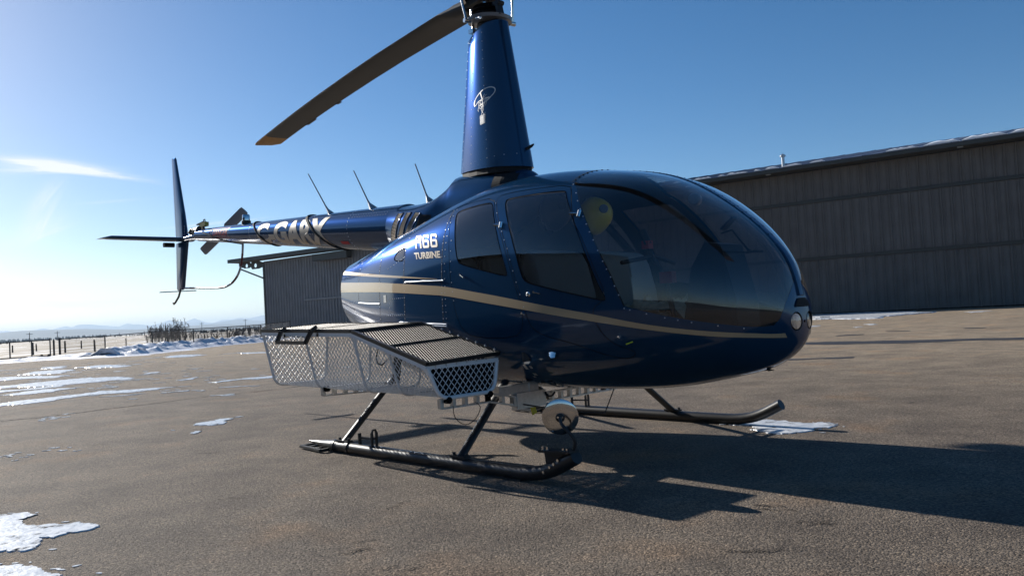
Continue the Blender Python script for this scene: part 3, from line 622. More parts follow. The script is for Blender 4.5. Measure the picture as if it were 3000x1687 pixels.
def upole(x, y, h, label):
    r_ = empty('utility_pole', (x, y, 0), label, 'utility pole', 'utility poles on the far plain')
    MB().tube([(x, y, -.1), (x, y, h)], [.22, .14], 6).build('pole', POLEM, r_, smooth=60)
    MB().box((x, y, h-.8), (.4, 2.6, .22)).build('crossarm', POLEM, r_)
upole(-420, 97, 4.6, 'lone utility pole left of the gate post against blue hills')
upole(-470, 122, 5, 'utility pole just right of the gate post against blue hills')
upole(-520, 222, 6.5, 'utility pole on the snowy plain right of the bare thicket')
upole(-500, 243, 7, 'utility pole nearest the grey hangar on the snowy plain')

BARK = mat('bare_twigs', (.075, .062, .058), rough=.9, var=.3, vscale=3)
def twig_tree(x, y, h, spread, n, seed, label, cat, group, name='bare_tree', lean=0):
    rg = random.Random(seed); root = empty(name, (x, y, 0), label, cat, group)
    tr = MB(); tw = MB()
    for s_ in range(n):
        bx, by = x+rg.gauss(0, spread*.35), y+rg.gauss(0, spread*.35)
        hh = h*rg.uniform(.65, 1.0); tx, ty = bx+rg.gauss(0, spread*.2), by+rg.gauss(0, spread*.2)
        pts = [Vector((bx, by, -.05)), Vector((bx*.6+tx*.4+rg.gauss(0, .05), by*.6+ty*.4, hh*.45)), Vector((tx, ty, hh))]
        tr.tube(pts, [.03*h/2.5, .02*h/2.5, .005], 4)
        for k in range(26):
            t = rg.uniform(.15, 1); p = pts[0].lerp(pts[1], t/.45) if t < .45 else pts[1].lerp(pts[2], (t-.45)/.55)
            a = rg.uniform(0, 2*math.pi); l_ = h*rg.uniform(.10, .26)*(1.25-t)
            e = p+Vector((math.cos(a)*l_*.55, math.sin(a)*l_*.55, l_*rg.uniform(.5, 1)))
            tw.bar(p, e, .014)
            for j in range(3):
                q_ = p.lerp(e, rg.uniform(.3, 1)); a2 = rg.uniform(0, 6.28); l2 = l_*.45
                tw.bar(q_, q_+Vector((math.cos(a2)*l2*.5, math.sin(a2)*l2*.5, l2*.7)), .009)
    tr.build('trunk', BARK, root); tw.build('crown', BARK, root, kind='stuff'); return root
TREES = [(-89.9, 30.4, 1.3, 'shortest bare tree at the left end of the thicket'), (-86.8, 29.7, 1.9, 'dense bare tree near the left end of the thicket'), (-83.5, 29.0, 2.0, 'dense flat-topped bare tree left of the thicket middle'), (-80.8, 28.4, 1.7, 'bare tree in the middle of the thicket'), (-77.6, 27.7, 1.9, 'bare tree right of the thicket middle'), (-74.6, 27.0, 1.7, 'bare tree below the tallest one in the thicket'), (-72.3, 26.5, 2.3, 'tallest bare tree near the right end of the thicket'), (-70.1, 26.0, 1.5, 'thin bare tree at the right end of the thicket')]
for i, (x, y, h, lb) in enumerate(TREES): twig_tree(x, y, h, 1.15, 12, 30+i, lb, 'tree', 'bare trees of the thicket beyond the fence')
for i, (x, y, h, lb) in enumerate([(-73.4, 32.2, .9, 'low brown shrub right of the last fence post but one'), (-75.1, 33.5, 1.0, 'brown shrub second from the left in the row before the hangar'), (-75.3, 34.5, 1.1, 'brown shrub in the middle of the row before the hangar'), (-75.5, 35.5, 1.2, 'brown shrub second from the right in the row before the hangar'), (-75.7, 36.5, 1.3, 'tallest brown shrub close to the grey hangar corner'), (-79.6, 33.0, .8, 'small round shrub between thicket and shrub row'), (-88.5, 34.4, .9, 'small brown shrub just right of the thicket')]):
    twig_tree(x, y, h, 1.5, 9, 60+i, lb, 'shrub', 'brown shrubs beyond the fence', name='shrub')
# far tree belts on the plain
tb = MB(); rg = random.Random(5)
def belt(x0, y0, x1, y1, n, h0, h1, wd):
    for k in range(n):
        t = rg.random(); x, y = x0+(x1-x0)*t+rg.gauss(0, wd), y0+(y1-y0)*t+rg.gauss(0, wd); h = rg.uniform(h0, h1); w_ = h*rg.uniform(.25, .5)
        a = rg.uniform(0, 3.14)
        for j in range(2):
            c, s_ = math.cos(a+j*1.57)*w_, math.sin(a+j*1.57)*w_
            tb.add([(x-c, y-s_, -.1), (x+c, y+s_, -.1), (x+c*.7, y+s_*.7, h*.6), (x+c*.1, y+s_*.1, h), (x-c*.6, y-s_*.6, h*.65)], [(0, 1, 2, 3, 4)])
belt(-420, -20, -400, 75, 260, .6, 1.3, 6); belt(-900, 330, -800, 480, 200, 1, 2.6, 15); belt(-300, 125, -280, 160, 120, .5, 1.1, 4)
belt(-1500, 60, -1400, 420, 500, 2, 5, 25); belt(-700, -80, -650, 300, 260, .8, 1.8, 12)
tb.build('tree_belt', mat('far_brush', (.05, .045, .042), rough=.95), kind='stuff')

# ------------------------------------------------------------------ helicopter: cabin pod as an analytic surface
XN, XA = 2.37, -1.75
KX = np.array([2.37, 2.34, 2.25, 2.1, 1.9, 1.6, 1.2, .8, .3, -.2, -.7, -1.2, -1.75]); KS = np.sqrt(XN-KX)
KN = [np.array(a) for a in (
 [.767, .858, 1.089, 1.293, 1.468, 1.650, 1.757, 1.807, 1.796, 1.702, 1.601, 1.514, 1.423],   # top
 [.767, .70, .605, .515, .463, .409, .387, .386, .392, .403, .446, .571, .828],               # bottom
 [0, .095, .215, .402, .561, .681, .736, .735, .707, .661, .574, .440, .273],                 # half width
 [.767, .791, .817, .841, .874, .903, .921, .948, .966, .997, 1.035, 1.072, 1.128],           # height of widest point
 [1.95, 1.98, 2.06, 2.22, 2.47, 2.67, 2.76, 2.88, 3.03, 3.08, 3.08, 3.01, 2.85],              # upper roundness
 [1.95, 1.94, 1.94, 2.02, 2.09, 2.22, 2.43, 2.65, 2.86, 2.88, 2.7, 2.38, 2.08])]              # lower roundness
def cspline(xk, yk):
    n = len(xk); h = np.diff(xk); A = np.zeros((n, n)); b = np.zeros(n); A[0, 0] = A[-1, -1] = 1
    for i in range(1, n-1):
        A[i, i-1] = h[i-1]; A[i, i] = 2*(h[i-1]+h[i]); A[i, i+1] = h[i]; b[i] = 6*((yk[i+1]-yk[i])/h[i]-(yk[i]-yk[i-1])/h[i-1])
    M = np.linalg.solve(A, b)
    def f(x):
        i = np.clip(np.searchsorted(xk, x, side='right')-1, 0, n-2); a = xk[i+1]-x; c = x-xk[i]; hh = h[i]
        return M[i]*a**3/(6*hh)+M[i+1]*c**3/(6*hh)+(yk[i]/hh-M[i]*hh/6)*a+(yk[i+1]/hh-M[i+1]*hh/6)*c
    return f
SPL = [cspline(KS, a) for a in KN]
def psec(x):
    q = np.sqrt(np.clip(XN-np.asarray(x, float), 0, None)); return [f(q) for f in SPL]
def xmap(x):
    x = np.asarray(x, float); return np.where(x > 2.2, 2.2+.12*np.tanh((x-2.2)/.12), x)   # the nose is blunt
def pod_pt(x, v):
    x = np.asarray(x, float); v = np.asarray(v, float)
    zt, zb, w, zc, nt_, nb = psec(x); t = (v-.5)*np.pi; up = t >= 0
    n = np.where(up, nt_, nb); c = np.cos(t).clip(0)**(2/n); sn = np.abs(np.sin(t))**(2/n)
    return np.stack([xmap(x)+0*v, np.maximum(w, 0)*c, np.where(up, zc+(zt-zc)*sn, zc-(zc-zb)*sn)], -1)
def pod_y(x, z):
    zt, zb, w, zc, nt_, nb = psec(x); up = z >= zc; n = np.where(up, nt_, nb)
    r_ = np.where(up, (z-zc)/(zt-zc), (zc-z)/(zc-zb)); return np.maximum(w, 0)*(1-np.clip(r_, 0, 1)**n)**(1/n)
def v_of(x, z):
    zt, zb, w, zc, nt_, nb = psec(x); up = z >= zc; n = np.where(up, nt_, nb)
    r_ = np.clip(np.where(up, (z-zc)/(zt-zc), (zc-z)/(zc-zb)), 0, 1); t = np.arcsin(r_**(n/2)); return .5+np.where(up, t, -t)/np.pi
def v_of_y(x, y):
    """upper half: the v at which the half breadth is y"""
    zt, zb, w, zc, nt_, nb = psec(x); return .5+np.arccos(np.clip(y/w, 0, 1)**(nt_/2))/np.pi
def pod_n(x, z, side=-1):
    e = 2e-3
    y0 = pod_y(x, z); dx = (pod_y(x+e, z)-pod_y(x-e, z))/(2*e); dz = (pod_y(x, z+e)-pod_y(x, z-e))/(2*e)
    n = np.array([-float(dx)*(math.cosh((x-2.2)/.12)**2 if x > 2.2 else 1), 1.0, -float(dz)]); n /= np.linalg.norm(n); n[1] *= side; return n
def pod_at(x, z, off=0.0, side=-1):
    p = np.array([float(xmap(x)), side*float(pod_y(x, z)), z]); return Vector(p+pod_n(x, z, side)*off)
UA, VB = 2.0, 2.0
def to_uv(poly):
    P = np.array(poly, float); return np.stack([np.sqrt(XN-P[:, 0])*UA, v_of(P[:, 0], P[:, 1])*VB], -1)
def dens(poly, st=.02, closed=True):
    out = []; n = len(poly)
    for i in range(n if closed else n-1):
        a, b = np.array(poly[i], float), np.array(poly[(i+1) % n], float); k = max(1, int(np.linalg.norm(b-a)/st))
        out += [tuple(a+(b-a)*j/k) for j in range(k)]
    if not closed: out.append(tuple(poly[-1]))
    return out
def chaikin(poly, it=2):
    P = [np.array(p, float) for p in poly]
    for _ in range(it):
        Q = []
        for i in range(len(P)):
            a, b = P[i], P[(i+1) % len(P)]; Q += [a*.75+b*.25, a*.25+b*.75]
        P = Q
    return [tuple(p) for p in P]
def inset(poly, d):
    P = [np.array(p, float) for p in poly]; n = len(P)
    area = sum(P[i][0]*P[(i+1) % n][1]-P[(i+1) % n][0]*P[i][1] for i in range(n)); s = 1 if area > 0 else -1
    out = []
    for i in range(n):
        e1 = P[i]-P[i-1]; e2 = P[(i+1) % n]-P[i]; e1 /= np.linalg.norm(e1)+1e-9; e2 /= np.linalg.norm(e2)+1e-9
        nn = np.array([-(e1+e2)[1], (e1+e2)[0]])*s; nn /= np.linalg.norm(nn)+1e-9; out.append(tuple(P[i]+nn*d))
    return out
FRONT_DOOR = [(.575, 1.650), (.70, 1.660), (.91, 1.655), (1.16, 1.642), (1.215, 1.575), (1.271, 1.454), (1.32, 1.364), (1.349, 1.332), (1.417, 1.21), (1.482, 1.069), (1.522, .985), (1.50, .93), (1.445, .90), (1.44, .855), (1.46, .795), (1.49, .74), (1.54, .69), (1.60, .668), (1.63, .645), (1.60, .618), (1.545, .609), (1.46, .63), (1.36, .67), (1.25, .71), (1.06, .755), (.985, .80), (.955, .86), (.926, .944), (.89, 1.048), (.848, 1.162), (.798, 1.279), (.751, 1.373), (.697, 1.454), (.650, 1.532)]
REAR_DOOR = [(.10, 1.632), (.312, 1.650), (.557, 1.650), (.634, 1.532), (.682, 1.454), (.737, 1.373), (.784, 1.279), (.834, 1.162), (.876, 1.048), (.912, .944), (.925, .87), (.90, .79), (.82, .745), (.50, .75), (.37, .775), (.31, .84), (.278, .913), (.246, 1.01), (.236, 1.123), (.208, 1.345), (.176, 1.482), (.14, 1.565)]
FRONT_WIN = [(.688, 1.600), (.70, 1.617), (.873, 1.617), (1.069, 1.612), (1.145, 1.604), (1.163, 1.594), (1.185, 1.564), (1.263, 1.461), (1.354, 1.303), (1.435, 1.138), (1.486, 1.018), (1.523, .957), (1.52, .937), (1.505, .933), (1.413, .957), (1.243, .998), (1.053, 1.046), (.968, 1.069), (.937, 1.094), (.917, 1.135), (.87, 1.262), (.798, 1.415), (.717, 1.548)]
REAR_WIN = [(.205, 1.603), (.357, 1.614), (.532, 1.617), (.566, 1.604), (.598, 1.569), (.681, 1.422), (.738, 1.293), (.801, 1.15), (.803, 1.127), (.788, 1.120), (.603, 1.163), (.348, 1.228), (.312, 1.250), (.280, 1.338), (.24, 1.474), (.196, 1.575)]
SMALL_WIN = [(-.389, 1.418), (-.379, 1.40), (-.379, 1.325), (-.394, 1.312), (-.519, 1.326), (-.542, 1.346), (-.532, 1.379), (-.477, 1.415)]
PILLAR = [(1.164, 1.659), (1.231, 1.597), (1.31, 1.489), (1.376, 1.389), (1.435, 1.292), (1.501, 1.169), (1.549, 1.078), (1.591, .975), (1.62, .902)]
WS_LOW = [(1.659, .889), (1.74, .864), (1.827, .838), (1.943, .807), (2.047, .782), (2.139, .761), (2.205, .752), (2.242, .757), (2.27, .79), (2.288, .84), (2.300, .895)]
def ws_uv():
    side = to_uv(dens(PILLAR+WS_LOW, .02, False))
    x1 = 2.2925
    xs = np.linspace(x1, 1.164, 60); top = np.stack([np.sqrt(XN-xs)*UA, v_of_y(xs, .028)*VB], -1)
    va = top[-1][1]; vb = side[0][1]; bow = np.stack([np.full(14, side[0][0]), np.linspace(va, vb, 16)[1:-1]], -1)
    return np.concatenate([side, top, bow])
REG = []   # (name, uv polygon), later ones win
def add_reg(nm, poly): REG.append((nm, to_uv(dens(poly))))
fd = chaikin(FRONT_DOOR, 1); rd = chaikin(REAR_DOOR, 1); fw = chaikin(FRONT_WIN, 2); rw = chaikin(REAR_WIN, 2); sw = chaikin(SMALL_WIN, 1)
add_reg('front_gap', fd); add_reg('front_door', inset(fd, .0045)); add_reg('front_seal', fw); add_reg('front_window', inset(fw, .0045))
add_reg('rear_gap', rd); add_reg('rear_door', inset(rd, .0045)); add_reg('rear_seal', rw); add_reg('rear_window', inset(rw, .0045))
add_reg('small_seal', sw); add_reg('small_window', inset(sw, .006))
REG.append(('windscreen', ws_uv()))
def lamp_ring(r_, yc=.076, zc=.770, n=28):
    out = []
    for k in range(n):
        t = 2*math.pi*k/n; y, z = yc+r_*math.cos(t), zc+r_*math.sin(t); a, b = 1.9, 2.3695
        for _ in range(50):
            m_ = (a+b)/2
            yy = pod_y(m_, z) if float(psec(m_)[1]) < z < float(psec(m_)[0]) else 0.0
            if yy > y: a = m_
            else: b = m_
        out.append((a, y, z))
    return out
LR = lamp_ring(.050); lp = [(x, z) for x, y, z in LR]
REG.append(('lamp_hole', np.array([(math.sqrt(XN-x)*UA, float(v_of(x, z))*VB) for x, z in lp])))
NU, NV = 110, 74
gu = np.concatenate([np.linspace(0.02, math.sqrt(XN-XA), NU)])*UA
pv = np.linspace(-1, 1, NV); gv = (.5+.5*np.sign(pv)*np.abs(pv)**1.35)*VB
pts = [(u_, v_) for u_ in gu for v_ in gv]; nb_ = len(pts)
edges = []
for nm, P in REG:
    b = len(pts); pts += [tuple(p) for p in P]; n = len(P); edges += [(b+i, b+(i+1) % n) for i in range(n)]
res = geometry.delaunay_2d_cdt([Vector(p) for p in pts], edges, [], 0, 1e-6)
UV = np.array([(p.x, p.y) for p in res[0]]); TRI = np.array([tuple(f) for f in res[2]])
def inpoly(P, Q):
    x, y = Q[:, 0], Q[:, 1]; ins = np.zeros(len(Q), bool); j = len(P)-1
    for i in range(len(P)):
        xi, yi = P[i]; xj, yj = P[j]
        c = ((yi > y) != (yj > y)) & (x < (xj-xi)*(y-yi)/(yj-yi+1e-15)+xi); ins ^= c; j = i
    return ins
CEN = UV[TRI].mean(1); LAB = np.array(['fuselage']*len(TRI), dtype=object)
for nm, P in REG: LAB[inpoly(P, CEN)] = nm
XX = XN-(UV[:, 0]/UA)**2; VV = np.clip(UV[:, 1]/VB, 0, 1)
POS = pod_pt(XX, VV)
def normals(X, V):
    e = 1e-3; q = np.sqrt(np.clip(XN-X, 1e-6, None))
    qa, qb = np.clip(q-e, 1e-3, None), q+e
    du = pod_pt(XN-qb**2, V)-pod_pt(XN-qa**2, V)
    ev = 2e-3; dv = pod_pt(X, np.clip(V+ev, 0, 1))-pod_pt(X, np.clip(V-ev, 0, 1))
    n = np.cross(du, dv); n /= np.linalg.norm(n, axis=1)[:, None]+1e-12
    c = POS-np.stack([X*.8+.1, 0*X, np.full_like(X, .95)], -1); s = np.sign((n*c).sum(1)); s[s == 0] = 1; n *= s[:, None]
    top = V > .999; n[top, 1] = 0; bot = V < .001; n[bot, 1] = 0
    return n/np.linalg.norm(n, axis=1)[:, None]
NRM = normals(XX, VV)
def pod_mesh(name, labels, sides, m, parent, off=0.0, flip=False, xr=None, **kw):
    sel = np.isin(LAB, labels)
    if xr is not None: sel &= (XX[TRI].mean(1) > xr[0]) & (XX[TRI].mean(1) < xr[1])
    T = TRI[sel]; V = []; F = []; NN = []
    for s in sides:
        P = POS+NRM*off; P = P*np.array([1, s, 1]); Nn = NRM*np.array([1, s, 1])
        used = np.unique(T); mp = -np.ones(len(P), int); mp[used] = np.arange(len(used))+len(V)
        V += [tuple(p) for p in P[used]]; NN += [tuple(p) for p in Nn[used]]
        for t in mp[T]:
            a, b, c = t; pa, pb, pc = np.array(V[a]), np.array(V[b]), np.array(V[c]); fn = np.cross(pb-pa, pc-pa)
            if np.dot(fn, np.array(NN[a])+np.array(NN[b])+np.array(NN[c])) < 0: a, c = c, a
            F.append((c, b, a) if flip else (a, b, c))
    o0 = ORG[parent.name]; me = bpy.data.meshes.new(name)
    me.from_pydata([(p[0]-o0.x, p[1]-o0.y, p[2]-o0.z) for p in V], [], F); me.update()
    me.polygons.foreach_set('use_smooth', [True]*len(F))
    me.normals_split_custom_set_from_vertices([tuple(-x for x in n) for n in NN] if flip else NN)
    return link(name, me, parent, m, None, **kw)

heli = empty('helicopter', (0, 0, 0), 'dark blue helicopter with gold stripe parked on the apron', 'helicopter')
fus = pod_mesh('fuselage', ['fuselage'], (-1, 1), BLUE, heli)
# aft end closing plate, slightly recessed
zz = pod_pt(np.full(40, XA), np.linspace(0, 1, 40)); ring = [Vector((p[0]+.0, -p[1], p[2])) for p in zz]+[Vector((p[0], p[1], p[2])) for p in zz[::-1]]
mb = MB(); mb.loft([ring, [Vector((XA-.03, p.y*.93, 1.12+(p.z-1.12)*.93)) for p in ring], [Vector((XA-.035, p.y*.8, 1.12+(p.z-1.12)*.8)) for p in ring]]); mb.build('aft_cowl', BLUE, heli, smooth=60)
for s, wd in ((-1, 'near'), (1, 'far')):
    for k in ('front', 'rear'):
        d = pod_mesh(k+'_door', [k+'_door'], (s,), BLUE, heli)
        pod_mesh('door_gap', [k+'_gap'], (s,), DARK, d, off=-.006)
        pod_mesh('window_seal', [k+'_seal'], (s,), RUBBER, d, off=.001)
        pod_mesh('window', [k+'_window'], (s,), GLASS, d, off=-.002)
    pod_mesh('window_seal', ['small_seal'], (s,), RUBBER, heli, off=.001)
    pod_mesh('side_window', ['small_window'], (s,), GLASS, heli, off=-.002)
    pod_mesh('windscreen', ['windscreen'], (s,), WSGLASS, heli, off=-.001)
lin = pod_mesh('cabin_lining', ['fuselage', 'front_gap', 'front_door', 'front_seal', 'rear_gap', 'rear_door', 'rear_seal'], (-1, 1), LINING, heli, off=-.022, flip=True, xr=(-.5, 2.25))
# inside: floor, bulkhead, seats
def sec_ring(x, off): 
    zz = pod_pt(np.full(24, x), np.linspace(0, 1, 24)); return [Vector((x, -max(0, p[1]-off), p[2])) for p in zz]+[Vector((x, max(0, p[1]-off), p[2])) for p in zz[::-1]]
MB().loft([sec_ring(-.46, .03), sec_ring(-.49, .03)]).build('rear_bulkhead', LINING, heli)
xs_ = np.linspace(-.45, 2.1, 20); MB().loft([[Vector((x, -float(pod_y(x, .5))+.04, .5)), Vector((x, float(pod_y(x, .5))-.04, .5))] for x in xs_], closed=False).build('cabin_floor', LINING, heli)
def seat(x, y, w, zb, m, back_h):
    s_ = empty('seat', (x, y, zb)); s_.parent = heli; s_.location = (x, y, zb)
    def cush(name, prof, wid):
        mb = MB(); rings = []
        for f, g in ((-1, .9), (-.96, .97), (-.8, 1), (0, 1.015), (.8, 1), (.96, .97), (1, .9)):
            cx, cz = sum(p[0] for p in prof)/len(prof), sum(p[1] for p in prof)/len(prof)
            rings.append([Vector((x+cx+(p[0]-cx)*g, y+f*wid/2, zb+cz+(p[1]-cz)*g)) for p in prof])
        mb.loft(rings); mb.build(name, m, s_, smooth=60)
    cush('seat_cushion', [(0, 0), (.0, .09), (.06, .13), (.40, .15), (.47, .12), (.49, .05), (.47, -.1), (0, -.1)], w)
    h = back_h
    cush('backrest', [(-.10, .06), (.05, .08), (.035, h*.5), (-.02, h*.85), (-.06, h*.97), (-.10, h), (-.15, h*.97), (-.17, h*.8), (-.15, h*.3)], w)
    MB().box((x+.2, y*.9, zb-.095), (.45, w*.7, .19)).build('seat_base', LINING, s_)
    return s_
ORG_S = {}
for x, y in ((.93, -.34), (.93, .34)): seat(x, y, .50, .70, SEATM, .58)
for x, y in ((-.16, -.31), (-.16, .31)): seat(x, y, .50, .74, SEATM, .60)
cp = MB(); cp.loft([[Vector((x, -.14, zl)), Vector((x, .14, zl)), Vector((x, .12, zh)), Vector((x, -.12, zh))] for x, zl, zh in ((1.62, .5, .74), (1.70, .5, 1.10), (1.80, .5, 1.24), (1.90, .5, 1.22), (1.98, .5, .9))]); cp.build('instrument_console', BLACKM, heli)
cy = MB(); cy.tube([(1.50, 0, .75), (1.44, 0, 1.05), (1.36, -.02, 1.20), (1.34, -.05, 1.33)], [.018, .016, .014, .014], 8); cy.tube([(1.34, -.30, 1.16), (1.36, 0, 1.20), (1.34, .25, 1.16)], .013, 8); cy.tube([(1.36, -.05, 1.27), (1.32, -.05, 1.36)], .028, 8); cyo = cy.build('cyclic_stick', BLACKM, heli, smooth=60)
rs = MB(); rs.box((1.355, -.05, 1.27), (.05, .05, .05)); rs.box((1.47, -.02, 1.06), (.09, .05, .07)); rs.build('red_cap', RED, cyo)
ph = MB(); ph.box((2.10, -.1, 1.158), (.05, .09, .012)); ph.tube([(1.90, -.1, 1.28), (1.97, -.1, 1.29), (2.02, -.1, 1.22), (2.06, -.1, 1.17), (2.09, -.1, 1.16)], .006, 6); ph.bar((1.91, -.1, 1.30), (1.99, -.1, 1.36), .05, .012); ph.tube([(1.80, -.1, 1.18), (1.95, -.1, 1.17), (2.07, -.1, 1.155)], .005, 6); ph.build('phone_mount', BLACKM, heli, smooth=40)
MB().lathe((1.72, -.06, 1.50), (.3, -1, 0), [(.0, -.03), (.035, -.03), (.038, .02), (.03, .03), (0, .03)], 16).build('compass', GREYH, heli, smooth=40)
# door posts and belts seen inside
for s in (-1, 1):
    ft = MB(); ft.tube([(.52, s*.50, 1.60), (.80, s*.64, 1.2), (.86, s*.66, .6)], .03, 8); ft.build('cabin_frame', LINING, heli, smooth=60)

# painted stripes and lettering: thin vinyl sheets 2 mm proud of the skin
def strip(name, up, lo, m, parent, off=.0022, n=160):
    up, lo = np.array(up), np.array(lo); xs = np.linspace(up[0][0], up[-1][0], n)
    def cs(P): o = np.argsort(P[:, 0]); return np.interp(xs, P[o, 0], P[o, 1])
    zu = cs(up); zl = cs(lo)
    k_ = np.ones(9)/9; pad = lambda a: np.convolve(np.pad(a, 4, mode='edge'), k_, 'valid')
    zu[4:-4] = pad(zu)[4:-4]; zl[4:-4] = pad(zl)[4:-4]
    for s in (-1, 1):
        rows = [[pod_at(x, a+(b-a)*t, off, s) for t in np.linspace(0, 1, 6)] for x, a, b in zip(xs, zl, zu)]
        MB().loft(rows, closed=False).build(name, m, parent, smooth=180)
S_UP = [(2.275, .712), (2.235, .712), (2.133, .726), (1.988, .748), (1.794, .784), (1.65, .815), (1.58, .833), (1.441, .866), (.928, .964), (.732, 1.002), (.243, 1.086), (.169, 1.099), (-.345, 1.148), (-.783, 1.187), (-1.748, 1.246)]
S_LO = [(2.275, .688), (2.235, .691), (2.128, .702), (1.982, .722), (1.788, .758), (1.659, .783), (1.588, .797), (1.44, .8255), (.924, .915), (.727, .947), (.237, 1.026), (.165, 1.038), (-.35, 1.083), (-.787, 1.115), (-1.748, 1.162)]
strip('gold_stripe', S_UP, S_LO, GOLD, fus)
strip('thin_gold_stripe', [(.085, 1.156), (-.345, 1.203), (-.788, 1.248), (-1.748, 1.345)], [(.085, 1.154), (-.344, 1.190), (-.786, 1.228), (-1.748, 1.315)], GOLD, fus)
def text_tris(body, bold=.0, sub=True):
    cu = bpy.data.curves.new('t', 'FONT'); cu.body = body; cu.size = 1; cu.offset = bold; cu.resolution_u = 4
    o = bpy.data.objects.new('t', cu); COL.objects.link(o); dg = bpy.context.evaluated_depsgraph_get(); me = bpy.data.meshes.new_from_object(o.evaluated_get(dg))
    bpy.data.objects.remove(o); bpy.data.curves.remove(cu)
    bm = bmesh.new(); bm.from_mesh(me); bpy.data.meshes.remove(me)
    ys = [v.co.y for v in bm.verts]; xs = [v.co.x for v in bm.verts]; y0, y1, x0, x1 = min(ys), max(ys), min(xs), max(xs)
    for y in np.linspace(y0, y1, 14)[1:-1]:
        bmesh.ops.bisect_plane(bm, geom=bm.verts[:]+bm.edges[:]+bm.faces[:], plane_co=(0, y, 0), plane_no=(0, 1, 0))
    V = [((v.co.x-x0)/(x1-x0), (v.co.y-y0)/(y1-y0)) for v in bm.verts]; bm.verts.index_update(); F = [tuple(v.index for v in f.verts) for f in bm.faces]; bm.free(); return V, F
def pod_text(name, body, bl, br_, tl, tr_, bold, parent, m=GOLD):
    V, F = text_tris(body, bold); bl, br_, tl, tr_ = map(np.array, (bl, br_, tl, tr_)); mb = MB()
    mb.add([pod_at(*((bl*(1-a)+br_*a)*(1-b)+(tl*(1-a)+tr_*a)*b), .0024) for a, b in V], F); return mb.build(name, m, parent, smooth=180)
LETTER = mat('cream_lettering', (.66, .55, .42), rough=.5, spec=.2)
GR_ = [[(0, 0), (.24, 0), (.24, 1), (.08, 1), (0, .94)], [(.24, .82), (.76, .82), (.76, 1), (.24, 1)], [(.76, .60), (1, .66), (1, .88), (.88, 1), (.76, 1)], [(.24, .42), (.76, .42), (.76, .60), (.24, .60)], [(.76, .42), (.93, .45), (.97, .52), (1, .60), (1, .66), (.76, .60)], [(.76, 0), (1, 0), (1, .36), (.93, .45), (.76, .42)]]
G6_ = [[(0, .12), (.12, 0), (.24, 0), (.24, 1), (.12, 1), (0, .88)], [(.24, .83), (.76, .83), (.76, 1), (.24, 1)], [(.76, .70), (1, .70), (1, .88), (.88, 1), (.76, 1)], [(.24, .44), (.76, .44), (.76, .60), (.24, .60)], [(.76, 0), (.88, 0), (1, .12), (1, .48), (.88, .60), (.76, .60)], [(.24, 0), (.76, 0), (.76, .17), (.24, .17)]]
bm = bmesh.new()
for gi, g in enumerate((GR_, G6_, G6_)):
    for poly in g: bm.faces.new([bm.verts.new((gi*.355+x*.29, y, 0)) for x, y in poly])
for y in np.linspace(0, 1, 14)[1:-1]: bmesh.ops.bisect_plane(bm, geom=bm.verts[:]+bm.edges[:]+bm.faces[:], plane_co=(0, y, 0), plane_no=(0, 1, 0))
bm.verts.index_update(); bl, br_, tl, tr_ = map(np.array, ((-.219, 1.389), (.076, 1.371), (-.272, 1.487), (.028, 1.470)))
mb = MB(); mb.add([pod_at(*((bl*(1-v.co.x)+br_*v.co.x)*(1-v.co.y)+(tl*(1-v.co.x)+tr_*v.co.x)*v.co.y), .0024) for v in bm.verts], [tuple(v.index for v in f.verts) for f in bm.faces]); bm.free(); mb.build('model_lettering', LETTER, fus, smooth=180)
pod_text('turbine_lettering', 'TURBINE', (-.205, 1.312), (.122, 1.294), (-.232, 1.361), (.104, 1.343), .036, fus, LETTER)

# rivets, hinges, latches and small fittings on the pod
riv = []
def rline(poly, step=.042, side=-1):
    P = dens(poly, step, False)
    for x, z in P: riv.append((pod_at(x, z, .0, side), pod_n(x, z, side)))
SEAMS = [[(.165, 1.62), (.168, 1.3), (.17, 1.1), (.165, .80)], [(.125, 1.62), (.135, 1.3), (.135, 1.1), (.13, .80)], [(-.375, 1.53), (-.36, 1.25), (-.352, 1.1), (-.37, .85)], [(-.785, 1.40), (-.775, 1.19), (-.78, 1.05), (-.79, .86)], [(-1.255, 1.37), (-1.255, 1.2), (-1.265, 1.05)]]
for s in SEAMS: rline(s)
rline([(-.60, 1.05), (-.36, 1.05)], .03); rline([(-.66, .93), (-.37, .93)], .03); rline([(-.62, 1.28), (-.52, 1.30), (-.38, 1.34)], .035); rline([(-.60, 1.05), (-.60, .93)], .03)
rline([(.60, 1.60), (.70, 1.46), (.80, 1.29), (.88, 1.08), (.935, .93)], .06); rline([(.225, 1.40), (.245, 1.12), (.26, 1.0)], .06)
rline([(1.175, 1.64), (1.24, 1.575), (1.318, 1.468), (1.384, 1.372), (1.443, 1.276), (1.509, 1.152), (1.556, 1.062), (1.598, .962), (1.625, .888)], .05)
rline([(1.655, .878), (1.74, .853), (1.827, .827), (1.943, .796), (2.047, .771), (2.139, .750)], .06); rline([(-1.75+.02, 1.06), (-1.27, 1.06)], .045); rline([(-.45, .878), (.16, .848)], .04)
rivet_mesh(riv, .0046).build('rivets', RIVET, fus, kind='stuff')
xs_ = np.linspace(2.285, 1.17, 24); rivet_mesh([(Vector(pod_pt(x, v_of_y(x, s*.02))*np.array([1, q, 1])), (0.5, 0, .8)) for x in xs_ for s in (1,) for q in (-1, 1)], .008).build('strip_bolts', RUBBER, fus, kind='stuff')
